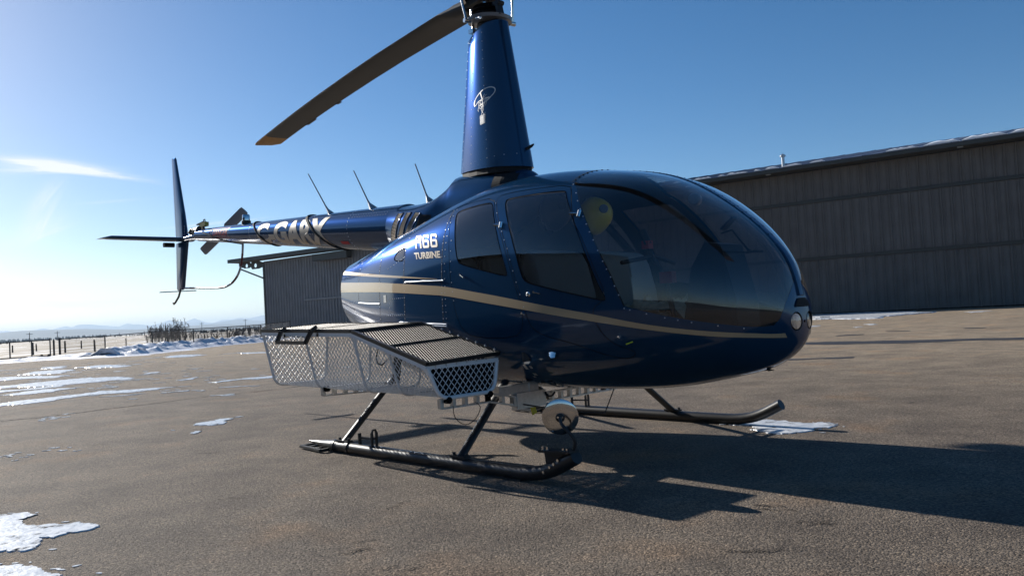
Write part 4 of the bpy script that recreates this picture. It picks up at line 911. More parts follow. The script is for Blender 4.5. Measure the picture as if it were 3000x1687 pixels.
# shut lines: thin dark grooves drawn as recessed strips between skin panels
sm = MB()
for s in SEAMS[1:]:
    for side in (-1, 1):
        P = dens(s, .05, False); sm.loft([[pod_at(x-.0022, z, .0012, side), pod_at(x+.0022, z, .0012, side)] for x, z in P], closed=False)
for side in (-1, 1):
    P = [(1.165, 1.665)]; bow = [(x, v) for x, v in zip(np.full(20, 1.150), np.linspace(float(v_of(1.150, 1.66)), 1.0, 20))]
    sm.loft([[Vector(pod_pt(1.1485, v)*np.array([1, side, 1]))+Vector((0, 0, .0012)), Vector(pod_pt(1.1535, v)*np.array([1, side, 1]))+Vector((0, 0, .0012))] for _, v in bow], closed=False)
sm.build('panel_seams', DARK, fus, kind='stuff')
rivet_mesh([(Vector(pod_pt(1.162, v)*np.array([1, side, 1])), (0, .2*side, 1)) for side in (-1, 1) for v in np.linspace(float(v_of(1.162, 1.67)), .985, 9)], .006).build('bow_bolts', RUBBER, fus, kind='stuff')
def hinge(a, b, r_=.006):
    mb = MB(); P = dens([a, b], .06, False); mb.tube([pod_at(x, z, .003) for x, z in P], r_, 6); mb.build('piano_hinge', RIVET, fus, smooth=60)
hinge((-.335, 1.161), (.156, 1.14)); hinge((-1.262, 1.050), (-.785, 1.024), .005); hinge((-.449, .878), (.165, .848), .005); hinge((-.38, .862), (.165, .834), .005)
def latch(x, z, name='door_latch', r_=.016, m=STEEL):
    n_ = Vector(pod_n(x, z)); p = pod_at(x, z, 0); mb = MB(); mb.lathe(p, n_, [(r_, 0), (r_, .006), (r_*.6, .009), (r_*.55, .006), (0, .006)], 14); return mb.build(name, m, fus, smooth=40)
latch(.981, 1.001); 
def lever(x, z, dx, dz): 
    mb = MB(); mb.bar(pod_at(x, z, .006), pod_at(x+dx, z+dz, .012), .012, .006); mb.tube([pod_at(x, z, 0), pod_at(x, z, .012)], .008, 8); mb.build('door_lever', STEEL, fus, smooth=40)
lever(1.03, 1.012, .055, -.012); lever(.352, 1.163, .04, -.02); lever(.922, .893, .03, -.008)
def hingeblock(x, z):
    mb = MB(); n_ = Vector(pod_n(x, z)); mb.tube([pod_at(x-.035, z+.006, .012), pod_at(x+.03, z-.004, .012)], .007, 7); mb.tube([pod_at(x+.028, z-.02, .012), pod_at(x+.028, z+.016, .012)], .011, 8); mb.build('door_hinge', STEEL, fus, smooth=40)
hingeblock(.70, 1.441); hingeblock(1.300, 1.435)
mb = MB(); mb.loft([[pod_at(1.06, .630, .0), pod_at(1.06, .642, .006), pod_at(1.06, .655, 0)], [pod_at(1.09, .620, 0), pod_at(1.09, .640, .03), pod_at(1.09, .660, 0)], [pod_at(1.115, .622, 0), pod_at(1.115, .638, .022), pod_at(1.115, .654, 0)]], closed=False); mb.build('air_scoop', STEEL, fus, smooth=60)
for x, z, w_, h_ in ((.805, .565, .022, .03), (.85, .563, .02, .016), (.83, .515, .028, .016), (.80, .497, .02, .01)):
    mb = MB(); mb.loft([[pod_at(x-w_/2, z-h_/2, .002), pod_at(x-w_/2, z+h_/2, .002)], [pod_at(x+w_/2, z-h_/2, .002), pod_at(x+w_/2, z+h_/2, .002)]], closed=False); mb.build('placard', ALU, fus)
mb = MB(); mb.loft([[pod_at(-.70, 1.03, .002), pod_at(-.70, 1.085, .002)], [pod_at(-.655, 1.03, .002), pod_at(-.655, 1.085, .002)]], closed=False); mb.build('data_plate', ALU, fus)
mb = MB(); P = dens([(1.60, .700), (1.64, .712)], .01, False); mb.tube([pod_at(x, z, .012) for x, z in P], .004, 6); mb.build('yellow_streamer', mat('lime_plastic', (.55, .62, .03), rough=.5), fus)
def nose_x(y, z):
    a, b = 1.9, 2.3695
    for _ in range(50):
        m_ = (a+b)/2; yy = float(pod_y(m_, z)) if float(psec(m_)[1]) < z < float(psec(m_)[0]) else 0.0
        if yy > y: a = m_
        else: b = m_
    return float(xmap(a))
# nose: lamps, inlet, strip
for s in (-1, 1):
    XS = [(float(xmap(x)), y, z) for x, y, z in LR]; x0 = nose_x(.076, .770)-.006; ax = (1, s*.20, .0); c = (x0, s*.076, .770)
    lm = MB(); lm.loft([[Vector((x+.0015, s*y, z)) for x, y, z in XS], [Vector((x0-(y-.076)*.20, s*(.076+(y-.076)*.95), .770+(z-.770)*.95)) for x, y, z in XS], [Vector((x0-.05, s*(.076+(y-.076)*.9), .770+(z-.770)*.9)) for x, y, z in XS]], caps=False); lo_ = lm.build('landing_light', BLACKM, heli, smooth=60)
    MB().lathe(c, ax, [(.042, .0), (.040, -.002), (.038, -.016), (.022, -.028), (.008, -.032), (0, -.032)], 24).build('reflector', LENS, lo_, smooth=60)
    MB().lathe(c, ax, [(.0105, -.03), (.0105, -.010), (0, -.008)], 12).build('bulb', STEEL, lo_, smooth=60)
    MB().lathe(c, ax, [(.042, .0), (.03, .004), (0, .006)], 24).build('lens', CLEAR, lo_, smooth=60)
ni = MB(); ni.loft([[Vector((nose_x(abs(y*f), z)+.006, y*f, z)) for f in np.linspace(-1, 1, 9)] for z, y in ((.846, .080), (.855, .082), (.872, .066), (.893, .040))], closed=False); ni.build('nose_inlet', DARK, heli)
rings = []
for x in np.concatenate([np.linspace(1.17, 2.20, 30), np.linspace(2.22, 2.324, 10)]):
    zt = float(psec(x)[0]); n_ = pod_n(x, zt-1e-3); n_ = np.array([max(.02, (float(psec(x-.01)[0])-float(psec(x)[0]))/.01), 0, 1.0]); n_ /= np.linalg.norm(n_); n_ = Vector(n_); c = Vector((float(xmap(x)), 0, zt))
    bump = .004+.012*max(0, (x-2.15)/.2); w_ = .029
    rings.append([c+Vector((0, -w_, 0))-n_*.006, c+Vector((0, -w_*.9, 0))+n_*bump*.7, c+n_*bump, c+Vector((0, w_*.9, 0))+n_*bump*.7, c+Vector((0, w_, 0))-n_*.006, c-n_*.012])
MB().loft(rings).build('windscreen_strip', BLUE, heli, smooth=50)

# ------------------------------------------------------------------ cowling, tail cone
def oval(x, zb, zt, hw, n=28, e=2.2, tilt=0):
    c = (zb+zt)/2; h = (zt-zb)/2; out = []
    for k in range(n):
        t = 2*math.pi*k/n; cy_, sy_ = math.cos(t), math.sin(t)
        out.append(Vector((x+tilt*sy_*h, hw*math.copysign(abs(cy_)**(2/e), cy_), c+h*math.copysign(abs(sy_)**(2/e), sy_))))
    return out
cow = MB(); cow.loft([oval(.405, 1.70, 1.80, .02), oval(.398, 1.66, 1.852, .07), oval(.37, 1.60, 1.895, .115), oval(.32, 1.55, 1.922, .15), oval(.22, 1.5, 1.940, .185), oval(.08, 1.45, 1.952, .205), oval(-.1, 1.4, 1.962, .21), oval(-.28, 1.4, 1.972, .205), oval(-.36, 1.4, 1.975, .20),
    oval(-.42, 1.25, 1.935, .215), oval(-.47, 1.22, 1.893, .235, e=2.5), oval(-.54, 1.2, 1.853, .26, e=2.6), oval(-.62, 1.2, 1.830, .275, e=2.7), oval(-.75, 1.24, 1.822, .275, e=2.6), oval(-.88, 1.32, 1.828, .256, e=2.4), oval(-1.0, 1.39, 1.838, .232, e=2.2), oval(-1.10, 1.435, 1.853, .214, e=2.05), oval(-1.14, 1.448, 1.862, .208, e=2.0)])
cowl = cow.build('engine_cowling', BLUE, heli, smooth=60)
def cowl_y(x, z):
    # half breadth of the cowling at x,z
    tabx = [-1.14, -1.10, -1.0, -.88, -.75, -.62, -.54, -.47]; T = lambda v: np.interp(x, tabx, v)
    hw = T([.208, .214, .232, .256, .275, .275, .26, .235]); zb = T([1.448, 1.435, 1.39, 1.32, 1.24, 1.2, 1.2, 1.22]); zt = T([1.862, 1.853, 1.838, 1.828, 1.822, 1.83, 1.853, 1.893]); e = T([2.0, 2.05, 2.2, 2.4, 2.6, 2.7, 2.6, 2.5])
    c, h = (zb+zt)/2, (zt-zb)/2; return hw*(1-min(.999, abs((z-c)/h))**e)**(1/e)
def cowl_patch(poly4, name, m, off, nx=8, nz=14, side=-1):
    (a, b, c, d) = [np.array(p) for p in poly4]   # bl, br, tr, tl in x,z
    rows = []
    for i in range(nx+1):
        row = []
        for j in range(nz+1):
            p = (a*(1-i/nx)+b*i/nx)*(1-j/nz)+(d*(1-i/nx)+c*i/nx)*j/nz
            row.append(Vector((p[0], side*(cowl_y(p[0], p[1])+off), p[1])))
        rows.append(row)
    return rows
GR = [[(-1.085, 1.50), (-.985, 1.50), (-.885, 1.752), (-.965, 1.757)], [(-.935, 1.50), (-.845, 1.53), (-.755, 1.738), (-.822, 1.744)], [(-.80, 1.56), (-.705, 1.59), (-.622, 1.715), (-.692, 1.728)]]
for side in (-1, 1):
    for g in GR:
        gb = MB(); gb.loft(cowl_patch(g, 'g', None, .0015, side=side), closed=False); go = gb.build('grille', DARK, cowl, smooth=180)
        a, b, c, d = [np.array(p) for p in g]; sl = MB(); nsl = 22
        for j in range(nsl):
            t = (j+.5)/nsl; p0 = a*(1-t)+d*t; p1 = b*(1-t)+c*t; P = [p0+(p1-p0)*q_ for q_ in np.linspace(.05, .95, 5)]
            sl.tube([Vector((p[0], side*(cowl_y(p[0], p[1])+.003), p[1])) for p in P], .0030, 5)
        sl.build('slats', GRILLE, go, kind='stuff')
        fr_ = MB(); ring = [a*(1-t)+b*t for t in np.linspace(0, 1, 6)]+[b*(1-t)+c*t for t in np.linspace(0, 1, 10)][1:]+[c*(1-t)+d*t for t in np.linspace(0, 1, 6)][1:]+[d*(1-t)+a*t for t in np.linspace(0, 1, 10)][1:]
        fr_.tube([Vector((p[0], side*(cowl_y(p[0], p[1])+.002), p[1])) for p in ring], .005, 6); fr_.build('grille_frame', BLUE, go, smooth=60)
    ib = MB(); ib.loft(cowl_patch([(-.66, 1.60), (-.50, 1.58), (-.50, 1.685), (-.612, 1.70)], 'i', None, .003, side=side), closed=False); ib.build('intake', DARK, cowl)
# dark side intakes of the pylon base
for side in (-1, 1):
    ib = MB(); rows = []
    for x in np.linspace(.13, .335, 9):
        hw = np.interp(x, [.08, .22, .32, .37, .398], [.205, .185, .15, .115, .07]); zt = np.interp(x, [.08, .22, .32, .37], [1.952, 1.94, 1.922, 1.895]); zb = np.interp(x, [.08, .22, .32, .37], [1.45, 1.5, 1.55, 1.6])
        c, h = (zb+zt)/2, (zt-zb)/2
        top = 1.905-(.335-x)*.0; lo_ = 1.79
        rows.append([Vector((x, side*(hw*(1-min(.999, abs((z-c)/h))**2.2)**(1/2.2)+.004), z)) for z in np.linspace(lo_, top-.02*(x > .30)-.0, 8)])
    ib.loft(rows, closed=False); ib.build('intake', DARK, cowl)
# tail cone
TX0, TX1 = -1.06, -5.22
def cone(x):
    t = (x-TX0)/(TX1-TX0); return 1.655+t*(2.050-1.655), .205+t*(.072-.205)     # centre height, radius
tc_ = MB(); tc_.loft([[Vector((x, math.cos(2*math.pi*k/36)*cone(x)[1], cone(x)[0]+math.sin(2*math.pi*k/36)*cone(x)[1])) for k in range(36)] for x in np.linspace(TX0, TX1, 30)])
tail = tc_.build('tail_cone', BLUE, heli, smooth=60)
def cpt(x, phi, off=0.0): zc, r_ = cone(x); r_ += off; return Vector((x, -math.cos(phi)*r_, zc+math.sin(phi)*r_))   # phi from the near (right) side upwards
V, F = text_tris('C-GARX', .045)
mb = MB(); mb.add([cpt(-3.53+a*1.44, R(-58)+b*R(104), .0022) for a, b in V], F); mb.build('registration_lettering', LETTER, tail, smooth=180)
riv = []
for x in (-1.75, -2.42, -3.1, -3.72, -4.25, -4.72):
    for k in range(34): 
        ph_ = 2*math.pi*k/34; riv.append((cpt(x, ph_), (0, -math.cos(ph_), math.sin(ph_))))
for x in np.arange(-3.7, -1.75, .036): riv.append((cpt(x, R(-12)), (0, -1, -.2)))
for x in np.arange(-1.7, -1.15, .04): riv.append((cpt(x, R(42)), (0, -.7, .7))); riv.append((cpt(x, R(34)), (0, -.8, .6)))
rivet_mesh(riv, .0046).build('rivets', RIVET, tail, kind='stuff')
for x, dx in ((-3.72, .22), (-2.62, .30), (-2.60, .30)):
    mb = MB(); mb.tube([cpt(x+dx*(1-math.sin(ph_))*.9, ph_, .004) for ph_ in np.linspace(-math.pi, math.pi, 40)], .008, 6, caps=False); mb.build('tie_down_cord', CORD, tail, smooth=60)
mb = MB(); mb.tube([cpt(-5.05, R(70), .03), cpt(-4.95, R(20), .01), cpt(-4.6, R(-25), .006), cpt(-4.3, R(-60), .006), cpt(-4.12, R(-88), .006)], .006, 6); mb.build('tie_down_cord', CORD, tail, smooth=60)
# danger sign and warning label
def cone_patch(x0, x1, p0, p1, off): return [[cpt(x, p, off) for p in np.linspace(p0, p1, 6)] for x in np.linspace(x0, x1, 4)]
DECALRED = mat('decal_red', (.50, .05, .06), rough=.5, spec=.1)
V, F = text_tris('DANGER', .02); mb = MB(); mb.add([cpt(-4.66+a*.40, R(-12)+b*R(44), .0022) for a, b in V], F); mb.build('danger_lettering', DECALRED, tail)
mb = MB(); mb.loft(cone_patch(-4.68, -4.22, R(41), R(45), .0022), closed=False); mb.loft(cone_patch(-4.68, -4.22, R(-24), R(-20), .0022), closed=False); mb.tube([cpt(-4.68, R(43), .003), cpt(-4.76, R(12), .003), cpt(-4.68, R(-22), .003)], .004, 5); mb.build('danger_border', DECALRED, tail)
mb = MB(); mb.loft(cone_patch(-1.92, -1.79, R(-47), R(-36), .0022), closed=False); mb.build('warning_label', DECALRED, tail)
for (x0, z0), (x1, z1) in (((-2.25, 1.87), (-2.66, 2.375)), ((-1.59, 1.85), (-1.87, 2.275)), ((-.79, 1.80), (-.965, 2.18))):
    an = MB(); b = Vector((x0, 0, z0)); t = Vector((x1, 0, z1)); m1 = b.lerp(t, .22)
    an.loft([oval(0, 0, 0, 0)]) if False else None
    an.tube([b+Vector((.02, 0, -.03)), b+Vector((.0, 0, .035)), m1, b.lerp(t, .3), t], [.05, .038, .012, .007, .005], 8); an.build('antenna', ANT, tail if x0 < -1 else cowl, smooth=60)
MB().lathe((-1.312, 0, 1.838), (-.04, 0, 1), [(.075, 0), (.075, .012), (.055, .028), (0, .034)], 20).build('antenna_dome', ANT, tail, smooth=50)
st_ = MB(); st_.lathe((-4.005, 0, 2.04), (0, 0, 1), [(.05, -.03), (.05, .035), (.04, .04)], 16); so_ = st_.build('beacon_base', BLACKM, tail, smooth=40)
MB().lathe((-4.005, 0, 2.04), (0, 0, 1), [(.04, .04), (.042, .09), (.036, .105), (0, .105)], 16).build('beacon_lens', LENS, so_, smooth=40)
# tail group
fin = empty('tail_fin', (-5.75, 0, 2.03)); fin.parent = heli
def foil(p_le, p_te, th, nrm):
    """thin aerofoil ring from leading to trailing edge"""
    p_le, p_te, nrm = Vector(p_le), Vector(p_te), Vector(nrm); c = [(0, 0), (.03, .5), (.12, .9), (.3, 1), (.6, .72), (.9, .2), (1, .04)]
    up = [p_le.lerp(p_te, a)+nrm*th*b for a, b in c]; dn = [p_le.lerp(p_te, a)-nrm*th*b for a, b in c[1:]]
    return up+dn[::-1]
mb = MB(); mb.loft([foil((-5.56, 0, 2.045), (-5.93, 0, 2.045), .026, (0, 1, 0)), foil((-5.62, 0, 2.35), (-5.935, 0, 2.35), .023, (0, 1, 0)), foil((-5.82, 0, 3.08), (-5.955, 0, 3.10), .013, (0, 1, 0)), foil((-5.835, 0, 3.105), (-5.95, 0, 3.112), .004, (0, 1, 0))]); mb.build('upper_fin', BLUE, fin, smooth=40)
mb = MB(); mb.loft([foil((-5.56, 0, 2.02), (-5.93, 0, 2.02), .026, (0, 1, 0)), foil((-5.72, 0, 1.46), (-5.965, 0, 1.44), .016, (0, 1, 0)), foil((-5.76, 0, 1.42), (-5.94, 0, 1.42), .005, (0, 1, 0))]); mb.build('lower_fin', BLUE, fin, smooth=40)
rivet_mesh([((-5.93-.03*k/40, -.006, 2.05+1.05*k/40), (0, -1, 0)) for k in range(41)]+[((-5.93-.03*k/24, -.006, 2.0-.55*k/24), (0, -1, 0)) for k in range(25)]+[((-5.60, -.026, 2.05+.02*k), (0, -1, 0)) for k in range(9)], .005).build('rivets', RIVET, fin, kind='stuff')
hs = MB(); hs.loft([foil((-5.58, .10, 2.045), (-5.93, .10, 2.045), .026, (0, 0, 1)), foil((-5.60, -.87, 2.048), (-5.93, -.87, 2.052), .022, (0, 0, 1)), foil((-5.66, -.955, 2.045), (-5.93, -.955, 2.048), .004, (0, 0, 1))]); hs.build('horizontal_stabilizer', BLUE, heli, smooth=40)
mb = MB(); mb.loft([oval(-5.15, 1.985, 2.10, .055), oval(-5.35, 2.005, 2.085, .05), oval(-5.62, 2.02, 2.075, .04)]); mb.build('fin_bracket', BLUE, heli, smooth=60)
MB().tube([(-5.93, -.03, 2.0), (-5.93, -.16, 2.0)], [.03, .03], 10).build('tail_light', BLACKM, fin, smooth=60)
mb = MB(); mb.loft([foil((-5.80, .18, 1.412), (-5.90, .18, 1.412), .006, (0, 0, 1)), foil((-5.80, -.255, 1.40), (-5.90, -.255, 1.40), .006, (0, 0, 1))]); mb.build('end_plate', BLUE, fin, smooth=40)
mb = MB(); mb.tube([(-5.85, 0, 1.45), (-5.88, 0, 1.40), (-5.93, 0, 1.34), (-6.04, 0, 1.275), (-6.09, 0, 1.258), (-6.10, 0, 1.275)], .013, 8); mb.build('tail_skid', BLACK, fin, smooth=60)
gd = [(-4.11, 0, 1.86), (-4.115, 0, 1.80), (-4.14, 0, 1.69), (-4.20, 0, 1.564), (-4.31, 0, 1.468), (-4.48, 0, 1.402), (-4.72, 0, 1.383), (-5.25, 0, 1.412), (-5.74, 0, 1.441)]
gpth = smooth_path(gd, .03); acc = 0; seg = [[gpth[0]]]; last = 0
for a, b in zip(gpth, gpth[1:]):
    acc += (b-a).length; seg[-1].append(b)
    if acc-last > .13: seg.append([b]); last = acc
for i, sgm in enumerate(seg):
    if len(sgm) > 1: MB().tube(sgm, .0125, 8).build('tail_guard', REDW if i % 2 else GREYW, heli, smooth=60)
gb_ = MB(); gb_.lathe((-5.44, 0, 2.10), (1, 0, 0), [(.02, 0), (.045, .02), (.05, .09), (.06, .12), (.055, .2), (.065, .26)], 14); gb_.tube([(-5.30, .0, 2.11), (-5.30, .34, 2.11)], .03, 8); gb_.tube([(-5.42, -.05, 2.10), (-5.34, -.05, 2.14), (-5.26, -.05, 2.10)], .012, 6); gb_.build('tail_gearbox', BLACKM, heli, smooth=40)
tr_ = empty('tail_rotor', (-5.30, .33, 2.11)); tr_.parent = heli
MB().lathe((-5.30, .27, 2.11), (0, 1, 0), [(.03, 0), (.05, .02), (.05, .09), (.03, .12)], 12).build('tail_rotor_hub', BLACKM, tr_, smooth=40)
ang = math.atan2(.145, .46)
for s in (1, -1):
    d = Vector((math.cos(ang)*s, 0, math.sin(ang)*s)); n_ = Vector((-math.sin(ang), 0, math.cos(ang))); tw = n_*math.cos(R(38))+Vector((0, 1, 0))*math.sin(R(38))*-1
    b = MB(); o_ = Vector((-5.30, .33, 2.11)); nn = d.cross(tw)
    b.loft([foil(o_+d*r_-tw*c*.5, o_+d*r_+tw*c*.5, c*.09, nn) for r_, c in ((.07, .05), (.14, .115), (.60, .115), (.635, .10))]); b.build('tail_rotor_blade', ANT, tr_, smooth=40)
el = MB(); el.box((-5.08, 0, 2.165), (.14, .05, .05)); el.build('locator_beacon', mat('yellow_box', (.35, .30, .05), rough=.5), tail)
el = MB(); el.bar((-5.25, .0, 2.18), (-5.07, 0, 2.195), .05, .012); el.tube([(-5.10, 0, 2.19), (-5.09, 0, 2.225), (-5.06, 0, 2.225), (-5.05, 0, 2.19)], .006, 5); el.build('beacon_clip', BLACKM, tail)

# ------------------------------------------------------------------ mast and main rotor
def mast_ring(zf, zr, xf, xr_, hw, n=16):
    """teardrop section: round nose at xf, blunt trailing edge at xr; height may differ fore and aft"""
    out = []; ln = xf-xr_
    prof = [(0, 0), (.02, .30), (.06, .52), (.14, .78), (.26, .96), (.40, 1.0), (.60, .88), (.80, .62), (.96, .32), (1.0, .24)]
    for a, b in prof: out.append(Vector((xf-a*ln, -b*hw, zf+(zr-zf)*a)))
    for a, b in prof[::-1][:-1]: out.append(Vector((xf-a*ln, b*hw, zf+(zr-zf)*a)))
    return out
mf = MB(); mf.loft([mast_ring(1.935+t*(3.01-1.935), 1.993+t*(2.985-1.993), .349+t*(.186-.349), -.353+t*(-.200+.353), .165+t*(.108-.165)) for t in np.linspace(0, 1, 14)]+[mast_ring(3.045, 3.0, .181, -.17, .106)])
mast = mf.build('mast_fairing', BLUE, heli, smooth=70)
mb = MB(); mb.loft([mast_ring(1.90, 1.95, .335, -.34, .15), mast_ring(1.96, 2.01, .335, -.34, .15)]); mb.build('fairing_gap', DARK, heli)
def mast_y(x, z):
    t = (z-1.95)/(3.0-1.95); xf, xr_, hw = .349+t*(.186-.349), -.353+t*(.153), .165+t*(-.057); a = (xf-x)/(xf-xr_)
    return hw*np.interp(a, [0, .02, .06, .14, .26, .40, .60, .80, .96, 1], [0, .30, .52, .78, .96, 1.0, .88, .62, .32, .24])
riv = []
for fr_ in (.38, .70, .97):
    for z in np.linspace(2.03, 2.97, 15):
        t = (z-1.95)/1.05; xf, xr_ = .349+t*(.186-.349), -.353+t*.153; x = xf-(xf-xr_)*fr_; riv.append(((x, -mast_y(x, z)-.0005, z), (-.2 if fr_ > .5 else 0, -1, 0)))
for x in np.linspace(-.3, .3, 9): riv.append(((x, -mast_y(x, 2.04), 2.03), (0, -1, 0)))
rivet_mesh(riv, .0046).build('rivets', RIVET, mast, kind='stuff')
pt_ = MB(); pt_.tube([(.29, 0, 2.058), (.37, 0, 2.075), (.398, 0, 2.085)], [.012, .012, .006], 8); pt_.build('pitot_tube', BLACKM, mast, smooth=60)
# winged-insect emblem: rotor ring, blade, body, wings, legs, crate
em = MB()
def ep(x, z): return Vector((x, -float(mast_y(x, z))-.003, z))
def eline(P, w_=.006):
    for a, b in zip(P, P[1:]):
        d = Vector((b[0]-a[0], b[1]-a[1])); 
        if d.length < 1e-5: continue
        n_ = Vector((-d.y, d.x)).normalized()*w_/2
        em.add([ep(a[0]+n_.x, a[1]+n_.y), ep(b[0]+n_.x, b[1]+n_.y), ep(b[0]-n_.x, b[1]-n_.y), ep(a[0]-n_.x, a[1]-n_.y)], [(0, 1, 2, 3)])
EC = (.045, 2.487); A_, B_ = .118, .048; tl_ = R(16)
def el_pt(t, k=1): x, z = A_*k*math.cos(t), B_*k*math.sin(t); return (EC[0]+x*math.cos(tl_)-z*math.sin(tl_), EC[1]+x*math.sin(tl_)+z*math.cos(tl_))
for i in range(30):
    t0, t1 = 2*math.pi*i/34+4.2, 2*math.pi*(i+1)/34+4.2; eline([el_pt(t0), el_pt(t1)], .0075 if 5 < i < 26 else .011)
em.add([ep(.005, 2.527), ep(.018, 2.531), ep(.042, 2.468), ep(.034, 2.466)], [(0, 1, 2, 3)])
eline([(-.052, 2.440), (-.02, 2.462), (.03, 2.470), (.11, 2.470)], .006)
for (cx, cz, rx, rz, tt) in ((.028, 2.440, .014, .026, .3), (.052, 2.442, .016, .028, -.2), (.004, 2.43, .012, .03, .5), (.068, 2.436, .012, .03, -.5)):
    eline([(cx+rx*math.cos(t)*math.cos(tt)-rz*math.sin(t)*math.sin(tt), cz+rx*math.cos(t)*math.sin(tt)+rz*math.sin(t)*math.cos(tt)) for t in np.linspace(0, 2*math.pi, 13)], .004)
eline([(.04, 2.475), (.055, 2.497), (.066, 2.503)], .003); eline([(.045, 2.475), (.07, 2.490), (.085, 2.495)], .003)
eline([(.03, 2.42), (.025, 2.39), (.035, 2.375), (.045, 2.39), (.042, 2.42)], .005); eline([(-.005, 2.43), (-.02, 2.40), (-.01, 2.39)], .004); eline([(.035, 2.375), (.018, 2.352), (.06, 2.352), (.035, 2.375)], .004)
for x0 in (.012, .025, .038, .051): em.add([ep(x0, 2.292+.002*(x0*60 % 2)), ep(x0+.010, 2.292), ep(x0+.011, 2.348), ep(x0+.001, 2.348)], [(0, 1, 2, 3)])
eline([(.008, 2.290), (.006, 2.352), (.068, 2.352), (.066, 2.292), (.008, 2.288)], .006); eline([(.008, 2.335), (.066, 2.335)], .004)
em.build('emblem', mat('white_vinyl', (.72, .70, .66), rough=.4), mast)
# rotor head
hub = empty('rotor_head', (0, 0, 3.1)); hub.parent = heli
MB().lathe((.0, 0, 3.03), (0, 0, 1), [(.075, 0), (.085, .02), (.075, .05), (.04, .06)], 20).build('mast_collar', BLACKM, hub, smooth=40)
MB().lathe((.02, 0, 3.065), (.05, 0, 1), [(.115, 0), (.165, .005), (.17, .03), (.12, .04), (.105, .035)], 28).build('swashplate', GREYH, hub, smooth=30)
MB().lathe((.0, 0, 3.11), (0, 0, 1), [(.11, 0), (.115, .02), (.10, .035), (.115, .05), (.10, .065), (.11, .08), (.085, .09), (.06, .10)], 24).build('rotor_boot', RUBBER, hub, smooth=30)
MB().tube([(0, 0, 2.98), (0, 0, 3.36)], .04, 14).build('rotor_shaft', STEEL, hub, smooth=60)
bang = R(180-8.9); bd = Vector((math.cos(bang), math.sin(bang), 0)); bn = Vector((-math.sin(bang), -math.cos(bang)*-1*-1, 0)); bn = Vector((math.sin(bang)*-1, math.cos(bang), 0))  # chordwise, towards the leading edge
lead = Vector((-math.sin(R(8.9)), -math.cos(R(8.9)), 0))
MB().loft([[Vector((0, 0, z))+bd*a*.2+lead*b*.07 for a, b in ((1, 1), (1, -1), (-1, -1), (-1, 1))] for z in (3.24, 3.33)]).build('rotor_hub', BLACKM, hub, smooth=30)
for s in (1, -1):
    d = bd*s; ld = lead*s
    bl = MB(); rings = []
    for r_, c in ((.20, .16), (.34, .21), (.50, .285), (1.0, .285), (1.6, .285), (2.2, .285), (2.9, .285), (3.5, .285), (4.1, .285), (4.6, .285)):
        z = 3.262+.020*(r_/1.5)*(r_ < 1.5)+(.020 if r_ >= 1.5 else 0)-.0068*max(0, r_-1.5)**2.0*1.25
        off = ld*0
        pit = .06
        le = Vector((0, 0, z))+d*r_+ld*c*.5+Vector((0, 0, pit*c*.5)); te = Vector((0, 0, z))+d*r_-ld*c*.5-Vector((0, 0, pit*c*.5)); rings.append(foil(le, te, c*.055 if r_ > .4 else .05, (0, 0, 1)))
    bl.loft(rings); bo = bl.build('rotor_blade', BLADE, hub, smooth=50)
    tp = MB(); rings = []
    for r_, cl_, ct in ((4.6, .1425, -.1425), (4.86, .1425, -.1425), (4.975, .138, -.06), (5.02, .13, .06)):
        z = 3.282-.0085*(r_-1.5)**2
        le = Vector((0, 0, z))+d*r_+ld*cl_+Vector((0, 0, .06*cl_)); te = Vector((0, 0, z))+d*r_+ld*ct+Vector((0, 0, .06*ct)); rings.append(foil(le, te, .0157*(1 if r_ < 4.9 else .7), (0, 0, 1)))
    tp.loft(rings); tp.build('blade_tip', YELLOWT, bo, smooth=50)
    for r0, r1 in ((3.02, 3.12), (3.72, 3.98)):
        tb_ = MB(); zf = lambda r_: 3.282-.0085*(r_-1.5)**2-.0085
        tb_.loft([[Vector((0, 0, zf(r_)))+d*r_-ld*.13+Vector((0, 0, .004)), Vector((0, 0, zf(r_)))+d*r_-ld*.168, Vector((0, 0, zf(r_)-.006))+d*r_-ld*.13] for r_ in (r0, r1)]); tb_.build('trim_tab', BLADE, bo)
    lk = MB(); px = Vector((.02, 0, 0))+d*.06-ld*.0
    q0 = Vector((.02, 0, 3.075))+d*.05+ld*.175; q1 = Vector((0, 0, 3.30))+d*.10+ld*.17
    lk.tube([q0, q1], .010, 8); lk.tube([q0-ld*.03, q0+ld*.02], .018, 8); lk.tube([q1-ld*.05, q1+ld*.015], .018, 8); lk.bar(q1, Vector((0, 0, 3.27))+d*.22+ld*.03, .035, .04); lk.build('pitch_link', STEEL, hub, smooth=50)
sc_ = MB(); sc_.bar((.17, -.03, 3.075), (.15, -.03, 3.17), .05, .03); sc_.bar((.15, -.03, 3.17), (.08, -.02, 3.185), .04, .03); sc_.tube([(.165, -.06, 3.17), (.165, .0, 3.17)], .02, 8); sc_.build('scissor_link', BLACKM, hub, smooth=40)
fl_ = MB(); fl_.tube([(-.10, -.06, 3.03), (-.12, -.05, 3.20)], .012, 8); fl_.box((-.11, -.06, 3.03), (.05, .04, .03)); fl_.build('control_rod', STEEL, hub, smooth=40)

